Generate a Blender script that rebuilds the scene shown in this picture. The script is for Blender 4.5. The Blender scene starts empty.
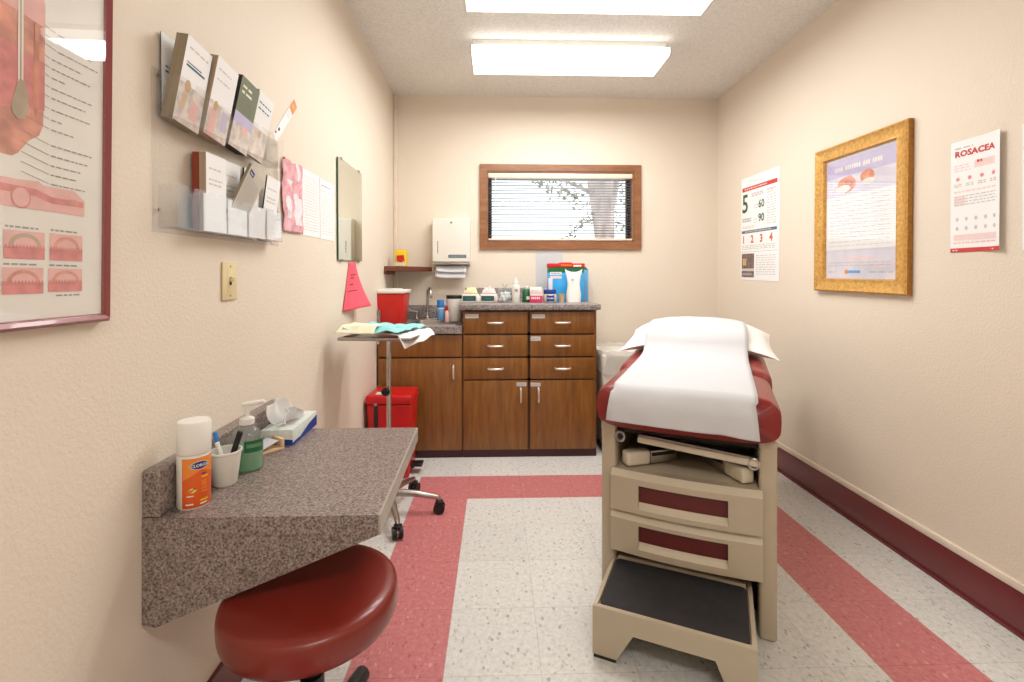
import bpy, bmesh, math, random
from mathutils import Matrix, Vector, noise
random.seed(7)
S = bpy.context.scene
COL = S.collection
PI = math.pi

# ------------------------------------------------------------------ materials
def lin(c):
    return tuple(((x/255.0)/12.92 if x/255.0 <= .04045 else ((x/255.0+.055)/1.055)**2.4) for x in c) + (1.0,)

def newmat(name):
    m = bpy.data.materials.new(name); m.use_nodes = True
    nt = m.node_tree
    b = nt.nodes['Principled BSDF']
    return m, nt, b

def N(nt, t, **kw):
    n = nt.nodes.new(t)
    for k, v in kw.items():
        if k in n.inputs: n.inputs[k].default_value = v
        else: setattr(n, k, v)
    return n

def coords(nt, scale=(1, 1, 1)):
    tc = N(nt, 'ShaderNodeTexCoord')
    mp = N(nt, 'ShaderNodeMapping'); mp.inputs['Scale'].default_value = scale
    nt.links.new(tc.outputs['Object'], mp.inputs['Vector'])
    return mp.outputs['Vector']

def ramp(nt, fac, stops):
    r = N(nt, 'ShaderNodeValToRGB')
    e = r.color_ramp.elements
    e[0].position, e[0].color = stops[0][0], stops[0][1]
    e[1].position, e[1].color = stops[-1][0], stops[-1][1]
    for p, c in stops[1:-1]:
        x = e.new(p); x.color = c
    nt.links.new(fac, r.inputs['Fac'])
    return r.outputs['Color']

def mat(name, c, rough=.5, metal=0., var=.04, vscale=18, bump=0., bscale=200, spec=.5, coat=0., stretch=(1, 1, 1), sss=0.):
    m, nt, b = newmat(name)
    v = coords(nt, stretch)
    nz = N(nt, 'ShaderNodeTexNoise', Scale=vscale, Detail=3.0)
    nt.links.new(v, nz.inputs['Vector'])
    L = lin(c)
    lo = tuple(x*(1-var) for x in L[:3]) + (1,)
    hi = tuple(min(1, x*(1+var)) for x in L[:3]) + (1,)
    nt.links.new(ramp(nt, nz.outputs['Fac'], [(.3, lo), (.7, hi)]), b.inputs['Base Color'])
    b.inputs['Roughness'].default_value = rough
    b.inputs['Metallic'].default_value = metal
    b.inputs['Specular IOR Level'].default_value = spec
    b.inputs['Coat Weight'].default_value = coat
    if bump:
        n2 = N(nt, 'ShaderNodeTexNoise', Scale=bscale, Detail=2.0)
        nt.links.new(v, n2.inputs['Vector'])
        bp = N(nt, 'ShaderNodeBump', Strength=bump, Distance=.002)
        nt.links.new(n2.outputs['Fac'], bp.inputs['Height'])
        nt.links.new(bp.outputs['Normal'], b.inputs['Normal'])
    return m

def mat_thin(name, tint, clear=.9, rough=.03, ior=1.45, haze=0.):
    """thin clear sheet: fresnel mix of a clear and a glossy layer, some haze"""
    m, nt, b = newmat(name)
    nt.nodes.remove(b)
    out = nt.nodes['Material Output']
    v = coords(nt)
    nz = N(nt, 'ShaderNodeTexNoise', Scale=6.0)
    nt.links.new(v, nz.inputs['Vector'])
    L = lin(tint)
    col = ramp(nt, nz.outputs['Fac'], [(.3, tuple(x*.98 for x in L[:3])+(1,)), (.7, L)])
    tr = N(nt, 'ShaderNodeBsdfTransparent'); nt.links.new(col, tr.inputs['Color'])
    gl = N(nt, 'ShaderNodeBsdfGlossy', Roughness=rough)
    fr = N(nt, 'ShaderNodeFresnel')
    ge = N(nt, 'ShaderNodeNewGeometry'); ii = N(nt, 'ShaderNodeMix')     # same reflectance from both faces of the sheet
    ii.inputs[2].default_value = ior; ii.inputs[3].default_value = 1/ior
    nt.links.new(ge.outputs['Backfacing'], ii.inputs[0]); nt.links.new(ii.outputs[0], fr.inputs['IOR'])
    base = tr.outputs[0]
    if haze:
        df = N(nt, 'ShaderNodeBsdfDiffuse'); nt.links.new(col, df.inputs['Color'])
        mh = N(nt, 'ShaderNodeMixShader', Fac=haze) if False else N(nt, 'ShaderNodeMixShader')
        mh.inputs[0].default_value = haze
        nt.links.new(tr.outputs[0], mh.inputs[1]); nt.links.new(df.outputs[0], mh.inputs[2])
        base = mh.outputs[0]
    mx = N(nt, 'ShaderNodeMixShader')
    nt.links.new(fr.outputs[0], mx.inputs[0])
    nt.links.new(base, mx.inputs[1]); nt.links.new(gl.outputs[0], mx.inputs[2])
    nt.links.new(mx.outputs[0], out.inputs['Surface'])
    return m

def mat_emit(name, c, strength):
    m, nt, b = newmat(name)
    v = coords(nt, (1, 1, 1))
    nz = N(nt, 'ShaderNodeTexNoise', Scale=40.0); nt.links.new(v, nz.inputs['Vector'])
    L = lin(c)
    col = ramp(nt, nz.outputs['Fac'], [(.3, tuple(x*.97 for x in L[:3])+(1,)), (.7, L)])
    b.inputs['Base Color'].default_value = L
    nt.links.new(col, b.inputs['Emission Color'])
    b.inputs['Emission Strength'].default_value = strength
    return m

def mat_wood(name, c1, c2, c3, scale=(14, 14, 1.6), rough=.42, coat=.15):
    m, nt, b = newmat(name)
    v = coords(nt, scale)
    nz = N(nt, 'ShaderNodeTexNoise', Scale=2.2, Detail=6.0, Roughness=.62, Distortion=.35)
    nt.links.new(v, nz.inputs['Vector'])
    c = ramp(nt, nz.outputs['Fac'], [(.28, lin(c1)), (.5, lin(c2)), (.74, lin(c3))])
    v2 = coords(nt, (scale[0]*9, scale[1]*9, scale[2]*3))
    n2 = N(nt, 'ShaderNodeTexNoise', Scale=2.0, Detail=2.0); nt.links.new(v2, n2.inputs['Vector'])
    mx = N(nt, 'ShaderNodeMix', data_type='RGBA', blend_type='MULTIPLY')
    mx.inputs['Factor'].default_value = .35
    nt.links.new(c, mx.inputs[6])
    nt.links.new(ramp(nt, n2.outputs['Fac'], [(.35, (.6, .6, .6, 1)), (.6, (1, 1, 1, 1))]), mx.inputs[7])
    nt.links.new(mx.outputs[2], b.inputs['Base Color'])
    b.inputs['Roughness'].default_value = rough
    b.inputs['Coat Weight'].default_value = coat
    b.inputs['Coat Roughness'].default_value = .3
    return m

def mat_granite(name, dark, mid, light, scale=1.0, rough=.35):
    m, nt, b = newmat(name)
    v = coords(nt)
    n1 = N(nt, 'ShaderNodeTexNoise', Scale=115*scale, Detail=4.0, Roughness=.7)
    n2 = N(nt, 'ShaderNodeTexNoise', Scale=38*scale, Detail=3.0)
    vo = N(nt, 'ShaderNodeTexVoronoi', Scale=170*scale)
    for n in (n1, n2, vo): nt.links.new(v, n.inputs['Vector'])
    c1 = ramp(nt, n1.outputs['Fac'], [(.36, lin(dark)), (.48, lin(mid)), (.66, lin(light))])
    mx = N(nt, 'ShaderNodeMix', data_type='RGBA', blend_type='MULTIPLY')
    mx.inputs['Factor'].default_value = .5
    nt.links.new(c1, mx.inputs[6])
    nt.links.new(ramp(nt, n2.outputs['Fac'], [(.35, (.62, .58, .56, 1)), (.62, (1, 1, 1, 1))]), mx.inputs[7])
    sep = N(nt, 'ShaderNodeSeparateColor'); nt.links.new(vo.outputs['Color'], sep.inputs[0])
    mx2 = N(nt, 'ShaderNodeMix', data_type='RGBA', blend_type='MULTIPLY')
    mx2.inputs['Factor'].default_value = .6
    nt.links.new(mx.outputs[2], mx2.inputs[6])
    nt.links.new(ramp(nt, sep.outputs[0], [(.10, (.25, .23, .22, 1)), (.16, (1, 1, 1, 1))]), mx2.inputs[7])
    nt.links.new(mx2.outputs[2], b.inputs['Base Color'])
    b.inputs['Roughness'].default_value = rough
    return m

def mat_wall(name, c, bscale=95, strength=.35, dist=.004, var=.015, speck=0):
    m, nt, b = newmat(name)
    v = coords(nt)
    n0 = N(nt, 'ShaderNodeTexNoise', Scale=1.5, Detail=2.0); nt.links.new(v, n0.inputs['Vector'])
    L = lin(c)
    cc = ramp(nt, n0.outputs['Fac'], [(.3, tuple(x*(1-var) for x in L[:3])+(1,)), (.7, tuple(min(1, x*(1+var)) for x in L[:3])+(1,))])
    n1 = N(nt, 'ShaderNodeTexNoise', Scale=bscale, Detail=3.0, Roughness=.55); nt.links.new(v, n1.inputs['Vector'])
    if speck:
        mx = N(nt, 'ShaderNodeMix', data_type='RGBA', blend_type='MULTIPLY'); mx.inputs['Factor'].default_value = speck
        nt.links.new(cc, mx.inputs[6])
        nt.links.new(ramp(nt, n1.outputs['Fac'], [(.36, (.55, .53, .5, 1)), (.56, (1, 1, 1, 1))]), mx.inputs[7])
        cc = mx.outputs[2]
    nt.links.new(cc, b.inputs['Base Color'])
    b.inputs['Roughness'].default_value = .62
    b.inputs['Specular IOR Level'].default_value = .35
    bp = N(nt, 'ShaderNodeBump', Strength=strength, Distance=dist)
    nt.links.new(n1.outputs['Fac'], bp.inputs['Height'])
    nt.links.new(bp.outputs['Normal'], b.inputs['Normal'])
    return m

def mat_floor():
    """vinyl tiles, 0.305 m, with a red border band one tile wide"""
    m, nt, b = newmat('vinyl_tile')
    tc = N(nt, 'ShaderNodeTexCoord')
    sp = N(nt, 'ShaderNodeSeparateXYZ'); nt.links.new(tc.outputs['Object'], sp.inputs[0])
    def math_(op, a, bb=None, c=None):
        n = N(nt, 'ShaderNodeMath', operation=op)
        for i, q in enumerate((a, bb, c)):
            if q is None: continue
            if hasattr(q, 'default_value') or hasattr(q, 'is_linked'): nt.links.new(q, n.inputs[i])
            else: n.inputs[i].default_value = q
        return n.outputs[0]
    X, Y = sp.outputs[0], sp.outputs[1]
    T = .305
    xs = math_('DIVIDE', math_('SUBTRACT', X, -.167), T)
    ys = math_('DIVIDE', math_('SUBTRACT', Y, 1.802), T)
    fx, fy = math_('FRACT', xs), math_('FRACT', ys)
    def inside(v, a, c): return math_('MULTIPLY', math_('GREATER_THAN', v, a), math_('LESS_THAN', v, c))
    outer = math_('MULTIPLY', inside(X, -.470, 1.518), inside(Y, -.3, 3.010))
    inner = math_('MULTIPLY', inside(X, -.167, 1.214), inside(Y, .0, 2.703))
    red = math_('SUBTRACT', outer, inner)
    seam = math_('MAXIMUM', math_('LESS_THAN', fx, .0055), math_('LESS_THAN', fy, .0055))
    ix, iy = math_('FLOOR', xs), math_('FLOOR', ys)
    cb = N(nt, 'ShaderNodeCombineXYZ'); nt.links.new(ix, cb.inputs[0]); nt.links.new(iy, cb.inputs[1])
    wn = N(nt, 'ShaderNodeTexWhiteNoise', noise_dimensions='2D'); nt.links.new(cb.outputs[0], wn.inputs['Vector'])
    tone = ramp(nt, wn.outputs['Value'], [(0, (.93, .93, .93, 1)), (1, (1, 1, 1, 1))])
    # flecks
    mp = N(nt, 'ShaderNodeMapping'); mp.inputs['Scale'].default_value = (120, 78, 1); mp.inputs['Rotation'].default_value = (0, 0, .5)
    nt.links.new(tc.outputs['Object'], mp.inputs['Vector'])
    wz = N(nt, 'ShaderNodeTexNoise', Scale=1.3, Detail=2.0); nt.links.new(mp.outputs[0], wz.inputs['Vector'])
    ad = N(nt, 'ShaderNodeMix', data_type='VECTOR'); ad.inputs['Factor'].default_value = .35
    nt.links.new(mp.outputs[0], ad.inputs[4]); nt.links.new(wz.outputs['Color'], ad.inputs[5])
    vo = N(nt, 'ShaderNodeTexVoronoi', Scale=1.0); nt.links.new(ad.outputs[1], vo.inputs['Vector'])
    sc = N(nt, 'ShaderNodeSeparateColor'); nt.links.new(vo.outputs['Color'], sc.inputs[0])
    near = math_('LESS_THAN', vo.outputs['Distance'], math_('MULTIPLY', sc.outputs[1], .48))
    nz = N(nt, 'ShaderNodeTexNoise', Scale=55.0, Detail=4.0, Roughness=.65); nt.links.new(tc.outputs['Object'], nz.inputs['Vector'])
    white = ramp(nt, nz.outputs['Fac'], [(.3, lin((206, 205, 200))), (.5, lin((222, 221, 216))), (.7, lin((233, 232, 228)))])
    wf = ramp(nt, sc.outputs[0], [(0, lin((110, 112, 120))), (.10, lin((110, 112, 120))), (.11, lin((165, 160, 150))), (.36, lin((190, 184, 172))), (.38, lin((238, 236, 230))), (.94, lin((230, 226, 218))), (.97, lin((196, 140, 130)))])
    mw = N(nt, 'ShaderNodeMix', data_type='RGBA'); nt.links.new(math_('MULTIPLY', near, .5), mw.inputs['Factor'])
    nt.links.new(white, mw.inputs[6]); nt.links.new(wf, mw.inputs[7])
    redc = ramp(nt, nz.outputs['Fac'], [(.3, lin((194, 112, 114))), (.5, lin((204, 124, 126))), (.7, lin((212, 138, 139)))])
    rf = ramp(nt, sc.outputs[0], [(0, lin((158, 74, 78))), (.2, lin((172, 84, 88))), (.25, lin((198, 110, 112))), (.75, lin((222, 160, 156))), (.95, lin((232, 190, 184)))])
    mr = N(nt, 'ShaderNodeMix', data_type='RGBA'); nt.links.new(math_('MULTIPLY', near, .5), mr.inputs['Factor'])
    nt.links.new(redc, mr.inputs[6]); nt.links.new(rf, mr.inputs[7])
    mm = N(nt, 'ShaderNodeMix', data_type='RGBA'); nt.links.new(red, mm.inputs['Factor'])
    nt.links.new(mw.outputs[2], mm.inputs[6]); nt.links.new(mr.outputs[2], mm.inputs[7])
    mt = N(nt, 'ShaderNodeMix', data_type='RGBA', blend_type='MULTIPLY'); mt.inputs['Factor'].default_value = 1
    nt.links.new(mm.outputs[2], mt.inputs[6]); nt.links.new(tone, mt.inputs[7])
    ms = N(nt, 'ShaderNodeMix', data_type='RGBA', blend_type='MULTIPLY')
    nt.links.new(math_('MULTIPLY', seam, .45), ms.inputs['Factor'])
    nt.links.new(mt.outputs[2], ms.inputs[6]); ms.inputs[7].default_value = (.3, .28, .26, 1)
    nt.links.new(ms.outputs[2], b.inputs['Base Color'])
    b.inputs['Roughness'].default_value = .36
    b.inputs['Specular IOR Level'].default_value = .4
    return m

M = dict(
    wall=mat_wall('wall_paint', (234, 222, 205), 120, .45, .004),
    ceil=mat_wall('popcorn_ceiling', (240, 237, 232), 80, .8, .010, .02, .25),
    floor=mat_floor(),
    base=mat('burgundy_vinyl', (116, 48, 52), .34, var=.08, vscale=9),
    trimw=mat('cream_trim', (232, 218, 200), .5),
    cab=mat_wood('cabinet_wood', (116, 70, 24), (140, 88, 33), (158, 106, 46)),
    cabd=mat_wood('cabinet_wood_dark', (60, 32, 14), (78, 42, 18), (92, 52, 22)),
    toe=mat('toe_kick_vinyl', (62, 22, 26), .45),
    wframe=mat_wood('window_wood', (126, 80, 48), (146, 96, 60), (164, 114, 76), (1.6, 14, 14)),
    shelfw=mat_wood('shelf_wood', (88, 42, 26), (112, 56, 36), (130, 70, 46), (2, 12, 12)),
    granite=mat_granite('granite_laminate', (84, 68, 62), (142, 127, 121), (180, 167, 161), 1.5),
    granite_c=mat_granite('counter_laminate', (104, 94, 92), (150, 142, 140), (186, 180, 178), 1.1),
    edge=mat('laminate_edge', (172, 164, 154), .45, var=.08, vscale=60),
    nickel=mat('satin_nickel', (226, 220, 210), .38, .75, var=.03),
    chrome=mat('chrome', (205, 203, 200), .16, 1.0, var=.03),
    steel=mat('brushed_steel', (176, 170, 164), .32, 1.0, var=.05),
    black=mat('black_plastic', (22, 22, 24), .4, var=.1),
    rubber=mat('black_rubber', (46, 46, 48), .75, var=.14, vscale=25, bump=.3, bscale=260),
    dark=mat('dark_gap', (34, 24, 22), .7),
    cream=mat('cream_enamel', (192, 178, 154), .36, var=.02),
    creaml=mat('cream_enamel_light', (214, 203, 180), .36, var=.02),
    vinyl=mat('burgundy_upholstery', (138, 34, 30), .34, var=.07, vscale=12, bump=.12, bscale=420, coat=.15),
    seatv=mat('stool_upholstery', (126, 34, 22), .36, var=.07, vscale=9, bump=.08, bscale=420, coat=.2),
    redin=mat('burgundy_insert', (96, 26, 26), .5, var=.05),
    paper=mat('white_paper', (210, 211, 214), .7, var=.01, vscale=9, bump=.05, bscale=30),
    papw=mat('bright_paper', (246, 246, 246), .6, var=.01, vscale=9),
    cloth=mat('white_cloth', (246, 244, 242), .85, var=.015, vscale=20, bump=.25, bscale=60),
    white=mat('white_plastic', (240, 237, 230), .4, var=.01),
    offw=mat('offwhite_enamel', (232, 228, 218), .35, var=.01),
    printgrey=mat('print_grey', (164, 160, 158), .7),
    printlight=mat('print_pale_grey', (206, 202, 200), .7),
    printdark=mat('print_dark', (52, 48, 50), .7),
    printred=mat('print_red', (204, 66, 58), .7),
    printpink=mat('print_pink', (240, 214, 212), .7),
    printgreen=mat('print_dark_green', (62, 92, 60), .7),
    printblue=mat('print_slate_blue', (84, 112, 128), .7),
    printorange=mat('print_orange', (222, 92, 56), .7),
    lav=mat('print_lavender', (196, 190, 222), .6),
    lavl=mat('print_pale_lavender', (226, 222, 234), .6),
    skin=mat('print_peach', (232, 158, 132), .7, var=.25, vscale=26),
    pink1=mat('print_rose', (244, 192, 186), .7, var=.06, vscale=40),
    pink2=mat('print_deep_rose', (228, 146, 142), .7, var=.12, vscale=60),
    pink3=mat('print_flesh', (230, 160, 140), .7, var=.3, vscale=22),
    bulb=mat('print_olive', (194, 176, 152), .7, var=.14, vscale=30),
    chart=mat('chart_paper', (246, 243, 234), .6, var=.01),
    gold=mat('gilt_wood', (216, 166, 88), .34, .35, var=.22, vscale=70, bump=.3, bscale=120),
    goldd=mat('gilt_wood_side', (168, 116, 50), .4, .35, var=.2, vscale=60),
    burg=mat('burgundy_lacquer', (142, 66, 68), .3, var=.05, coat=.3),
    glass=mat_thin('picture_glass', (255, 255, 255), ior=1.5, rough=.015),
    pane=mat_thin('window_glass', (250, 253, 252), ior=1.45, rough=.01),
    acrylic=mat_thin('clear_acrylic', (255, 255, 255), ior=1.38, rough=.05, haze=.015),
    jar=mat_thin('jar_glass', (240, 244, 244), ior=1.45, rough=.03, haze=.12),
    liner=mat_thin('clear_liner', (242, 240, 236), ior=1.4, rough=.22, haze=.55),
    gel=mat_thin('green_gel', (176, 232, 186), ior=1.2, rough=.05, haze=.35),
    petj=mat_thin('clear_jelly', (236, 230, 205), ior=1.4, rough=.1, haze=.7),
    lens=mat_emit('light_diffuser', (255, 253, 248), 1.7),
    fixt=mat('fixture_enamel', (224, 220, 212), .4),
    red=mat('red_plastic', (206, 34, 26), .36, var=.04),
    redb=mat('red_bin_plastic', (196, 14, 20), .34, var=.04),
    orange=mat('orange_label', (228, 96, 30), .4, var=.03),
    orangel=mat('light_orange_label', (238, 140, 50), .4, var=.03),
    navy=mat('navy_print', (40, 52, 122), .45),
    yellow=mat('yellow_print', (244, 206, 40), .5, var=.05),
    yel2=mat('pale_yellow', (240, 232, 176), .7, var=.06),
    green=mat('green_plastic', (28, 104, 62), .4),
    dgreen=mat('dark_green_print', (44, 78, 72), .5),
    teal=mat('teal_drape', (150, 214, 214), .8, var=.06, vscale=12, bump=.2, bscale=70),
    teald=mat('dark_teal_print', (44, 110, 122), .8),
    creamp=mat('cream_packet', (236, 234, 206), .8, var=.03),
    pinkp=mat('pink_paper', (250, 92, 110), .7, var=.02),
    pinkbag=mat('pink_film', (240, 168, 178), .25, var=.3, vscale=24, bump=.8, bscale=26),
    whitefilm=mat('white_film', (240, 232, 240), .22, var=.04, vscale=20, bump=.8, bscale=26),
    mag=mat('magenta_print', (214, 60, 110), .5),
    blue=mat('sky_blue_card', (60, 172, 236), .5, var=.08, vscale=14),
    blue2=mat('pale_blue_card', (112, 172, 222), .5, var=.05),
    blued=mat('royal_blue', (26, 62, 150), .4),
    cyan=mat('cyan_cap', (46, 128, 206), .4),
    tan=mat('tan_card', (208, 172, 128), .6, var=.08),
    tanl=mat('light_wood', (222, 190, 152), .6, var=.08),
    mirror=mat('mirror_silver', (226, 232, 226), .02, 1.0, var=.005),
    mirredge=mat('mirror_edge_green', (26, 92, 62), .2),
    switch=mat('almond_plastic', (232, 214, 168), .42, var=.02),
    kraft=mat('booklet_edges', (150, 136, 112), .8, var=.12, vscale=120, stretch=(1, 1, .05)),
    kraft2=mat('tan_booklet_edges', (178, 156, 132), .8, var=.12, vscale=120, stretch=(1, 1, .05)),
    brown=mat('red_brown_cover', (142, 56, 34), .5, var=.08),
    olive=mat('olive_cover', (112, 120, 92), .5, var=.15, vscale=12),
    newsp=mat('newsprint', (206, 198, 184), .7, var=.05, vscale=50),
    photo=mat('photo_print', (196, 160, 140), .5, var=.5, vscale=30),
    photo2=mat('pale_photo_print', (226, 214, 206), .5, var=.28, vscale=34),
    photo3=mat('dark_photo_print', (120, 100, 94), .5, var=.55, vscale=40),
    slat=mat('blind_slat', (158, 158, 164), .45, var=.01),
    rail=mat('blind_rail', (240, 224, 204), .5, var=.01),
    sash=mat('dark_sash', (48, 46, 50), .5),
    bark=mat('tree_bark', (168, 152, 148), .9, var=.4, vscale=9, bump=.8, bscale=14, stretch=(1, 1, .3)),
    leaf=mat('tree_leaf', (128, 126, 104), .7, var=.3),
    tissue=mat('tissue', (248, 247, 246), .9, var=.01),
    boxw=mat('tissue_box_print', (218, 226, 220), .5, var=.08, vscale=60),
)

# ------------------------------------------------------------------ mesh builder
class MB:
    def __init__(s):
        s.v = []; s.f = []; s.mi = []; s.ms = []; s.T = Matrix.Identity(4)
    def m(s, key):
        mm = M[key]
        if mm not in s.ms: s.ms.append(mm)
        return s.ms.index(mm)
    def addv(s, p): s.v.append(tuple(s.T @ Vector(p))); return len(s.v)-1
    def poly(s, pts, k):
        s.f.append([s.addv(p) for p in pts]); s.mi.append(s.m(k)); return s
    def bm(s, b, k):
        o = len(s.v)
        b.verts.ensure_lookup_table(); b.verts.index_update()
        for q in b.verts: s.addv(q.co)
        i = s.m(k)
        for q in b.faces: s.f.append([o+w.index for w in q.verts]); s.mi.append(i)
        b.free(); return s
    def box(s, x0, x1, y0, y1, z0, z1, k, bev=0., seg=2):
        b = bmesh.new(); bmesh.ops.create_cube(b, size=1)
        for q in b.verts:
            q.co = Vector(((x0+x1)/2+q.co.x*(x1-x0), (y0+y1)/2+q.co.y*(y1-y0), (z0+z1)/2+q.co.z*(z1-z0)))
        if bev:
            bev = min(bev, .49*min(abs(x1-x0), abs(y1-y0), abs(z1-z0)))
            bmesh.ops.bevel(b, geom=b.edges[:], offset=bev, segments=seg, profile=.5, affect='EDGES')
        return s.bm(b, k)
    def prism(s, pts, d, k, kside=None):
        """pts: planar 3-D loop; d: extrusion vector"""
        a = [s.addv(p) for p in pts]; c = [s.addv(Vector(p)+Vector(d)) for p in pts]
        n = len(a); i = s.m(k); j = s.m(kside or k)
        s.f.append(a[::-1]); s.mi.append(i); s.f.append(c); s.mi.append(i)
        for q in range(n):
            s.f.append([a[q], a[(q+1) % n], c[(q+1) % n], c[q]]); s.mi.append(j)
        return s
    def tube(s, path, r, k, seg=10, caps=True):
        path = [Vector(p) for p in path]; n = len(path)
        rs = r if isinstance(r, (list, tuple)) else [r]*n
        rings = []; up = None
        for i in range(n):
            t = (path[min(i+1, n-1)]-path[max(i-1, 0)]).normalized()
            if up is None:
                up = t.orthogonal().normalized()
            else:
                up = (up - t*up.dot(t)).normalized()
            w = t.cross(up)
            rings.append([s.addv(path[i]+(up*math.cos(a)+w*math.sin(a))*rs[i]) for a in [2*PI*q/seg for q in range(seg)]])
        i_ = s.m(k)
        for i in range(n-1):
            for q in range(seg):
                s.f.append([rings[i][q], rings[i][(q+1) % seg], rings[i+1][(q+1) % seg], rings[i+1][q]]); s.mi.append(i_)
        if caps:
            s.f.append(rings[0][::-1]); s.mi.append(i_); s.f.append(rings[-1]); s.mi.append(i_)
        return s
    def cyl(s, p0, p1, r, k, r1=None, seg=20):
        return s.tube([p0, p1], [r, r if r1 is None else r1], k, seg)
    def lathe(s, prof, k, c=(0, 0, 0), seg=28, kf=None, sx=1., sy=1.):
        rings = []
        for r, z in prof:
            if r < 1e-6: rings.append([s.addv((c[0], c[1], c[2]+z))])
            else: rings.append([s.addv((c[0]+r*sx*math.cos(2*PI*q/seg), c[1]+r*sy*math.sin(2*PI*q/seg), c[2]+z)) for q in range(seg)])
        for i in range(len(rings)-1):
            a, b = rings[i], rings[i+1]
            for q in range(seg):
                kk = kf(i, (q+.5)/seg*360) if kf else k
                q2 = (q+1) % seg
                if len(a) == 1 and len(b) == 1: continue
                if len(a) == 1: f = [a[0], b[q2], b[q]][::-1]
                elif len(b) == 1: f = [a[q], a[q2], b[0]]
                else: f = [a[q], a[q2], b[q2], b[q]]
                s.f.append(f); s.mi.append(s.m(kk))
        return s
    def grid(s, fn, nu, nv, k, kf=None, thick=0.):
        idx = [[s.addv(fn(i/nu, j/nv)) for j in range(nv+1)] for i in range(nu+1)]
        for i in range(nu):
            for j in range(nv):
                s.f.append([idx[i][j], idx[i+1][j], idx[i+1][j+1], idx[i][j+1]])
                s.mi.append(s.m(kf(i/nu, j/nv) if kf else k))
        return s
    def text(s, txt, size, k, fn=None, align='LEFT', bold=0.):
        cu = bpy.data.curves.new('lettering', 'FONT'); cu.body = txt; cu.size = size; cu.align_x = align
        cu.resolution_u = 2; cu.offset = bold
        ob = bpy.data.objects.new('lettering', cu); COL.objects.link(ob)
        bpy.context.view_layer.update()
        me = bpy.data.meshes.new_from_object(ob.evaluated_get(bpy.context.evaluated_depsgraph_get()))
        i_ = s.m(k); o = len(s.v)
        for q in me.vertices:
            s.addv(fn(q.co.x, q.co.y) if fn else q.co)
        for q in me.polygons: s.f.append([o+w for w in q.vertices]); s.mi.append(i_)
        bpy.data.objects.remove(ob); bpy.data.curves.remove(cu); bpy.data.meshes.remove(me)
        return s
    def build(s, name, parent=None, loc=(0, 0, 0), rot=(0, 0, 0), solid=0., sub=0, ang=38, kind=None, label=None):
        me = bpy.data.meshes.new(name)
        me.from_pydata(s.v, [], s.f)
        for q in s.ms: me.materials.append(q)
        for p, i in zip(me.polygons, s.mi): p.material_index = i; p.use_smooth = True
        me.update()
        b = bmesh.new(); b.from_mesh(me)
        if not solid: bmesh.ops.recalc_face_normals(b, faces=b.faces[:])
        b.to_mesh(me); b.free()
        me.set_sharp_from_angle(angle=math.radians(ang))
        o = bpy.data.objects.new(name, me); COL.objects.link(o)
        o.location = loc; o.rotation_euler = rot
        if parent: o.parent = parent
        if solid:
            md = o.modifiers.new('thickness', 'SOLIDIFY'); md.thickness = solid; md.offset = 0
        if sub:
            md = o.modifiers.new('smooth', 'SUBSURF'); md.levels = sub; md.render_levels = sub
        if kind: o['kind'] = kind
        if label: o['label'] = label
        return o

def thing(name, label, cat, loc=(0, 0, 0), rz=0., group=None):
    o = bpy.data.objects.new(name, None); COL.objects.link(o)
    o.empty_display_size = .05
    o.location = loc; o.rotation_euler = (0, 0, rz)
    return tag(o, label, cat, group)
def tag(o, label, cat, group=None):
    o['label'] = label; o['category'] = cat
    if group: o['group'] = group
    return o

# ------------------------------------------------------------------ room shell
YB, YF, XR, HC = 3.905, -1.6, 1.81, 2.705
WL0, WLS = -.775, -.0145            # left wall plane  x = WL0 + WLS*y
RZL = math.atan(-WLS)
def xl(y, off=0.): return WL0+WLS*y+off
def leftloc(y, z, off=0.): return (xl(y, off), y, z)     # local x out of wall, y along, z up

def struct(b, name, **kw): return b.build(name, kind='structure', **kw)
b = MB(); b.box(-1.1, XR+.15, YF-.15, YB+.15, -.1, 0, 'floor'); struct(b, 'floor')
b = MB(); b.box(-1.1, XR+.15, YF-.15, YB+.15, HC, HC+.1, 'ceil'); struct(b, 'ceiling')
b = MB(); b.prism([(xl(YF), YF, 0), (xl(YB+.15), YB+.15, 0), (xl(YB+.15)-.15, YB+.15, 0), (xl(YF)-.15, YF, 0)], (0, 0, HC), 'wall'); struct(b, 'wall_left')
b = MB(); b.box(XR, XR+.15, YF, YB+.15, 0, HC, 'wall'); struct(b, 'wall_right')
b = MB(); b.box(-1.0, XR+.15, YF-.15, YF, 0, HC, 'wall'); struct(b, 'wall_front')
# back wall with the window opening
WX0, WX1, WZ0, WZ1 = -.085, 1.118, 1.522, 2.098
b = MB()
b.box(-.95, WX0, YB, YB+.15, 0, HC, 'wall'); b.box(WX1, XR, YB, YB+.15, 0, HC, 'wall')
b.box(WX0, WX1, YB, YB+.15, 0, WZ0, 'wall'); b.box(WX0, WX1, YB, YB+.15, WZ1, HC, 'wall')
struct(b, 'wall_back')
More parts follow.
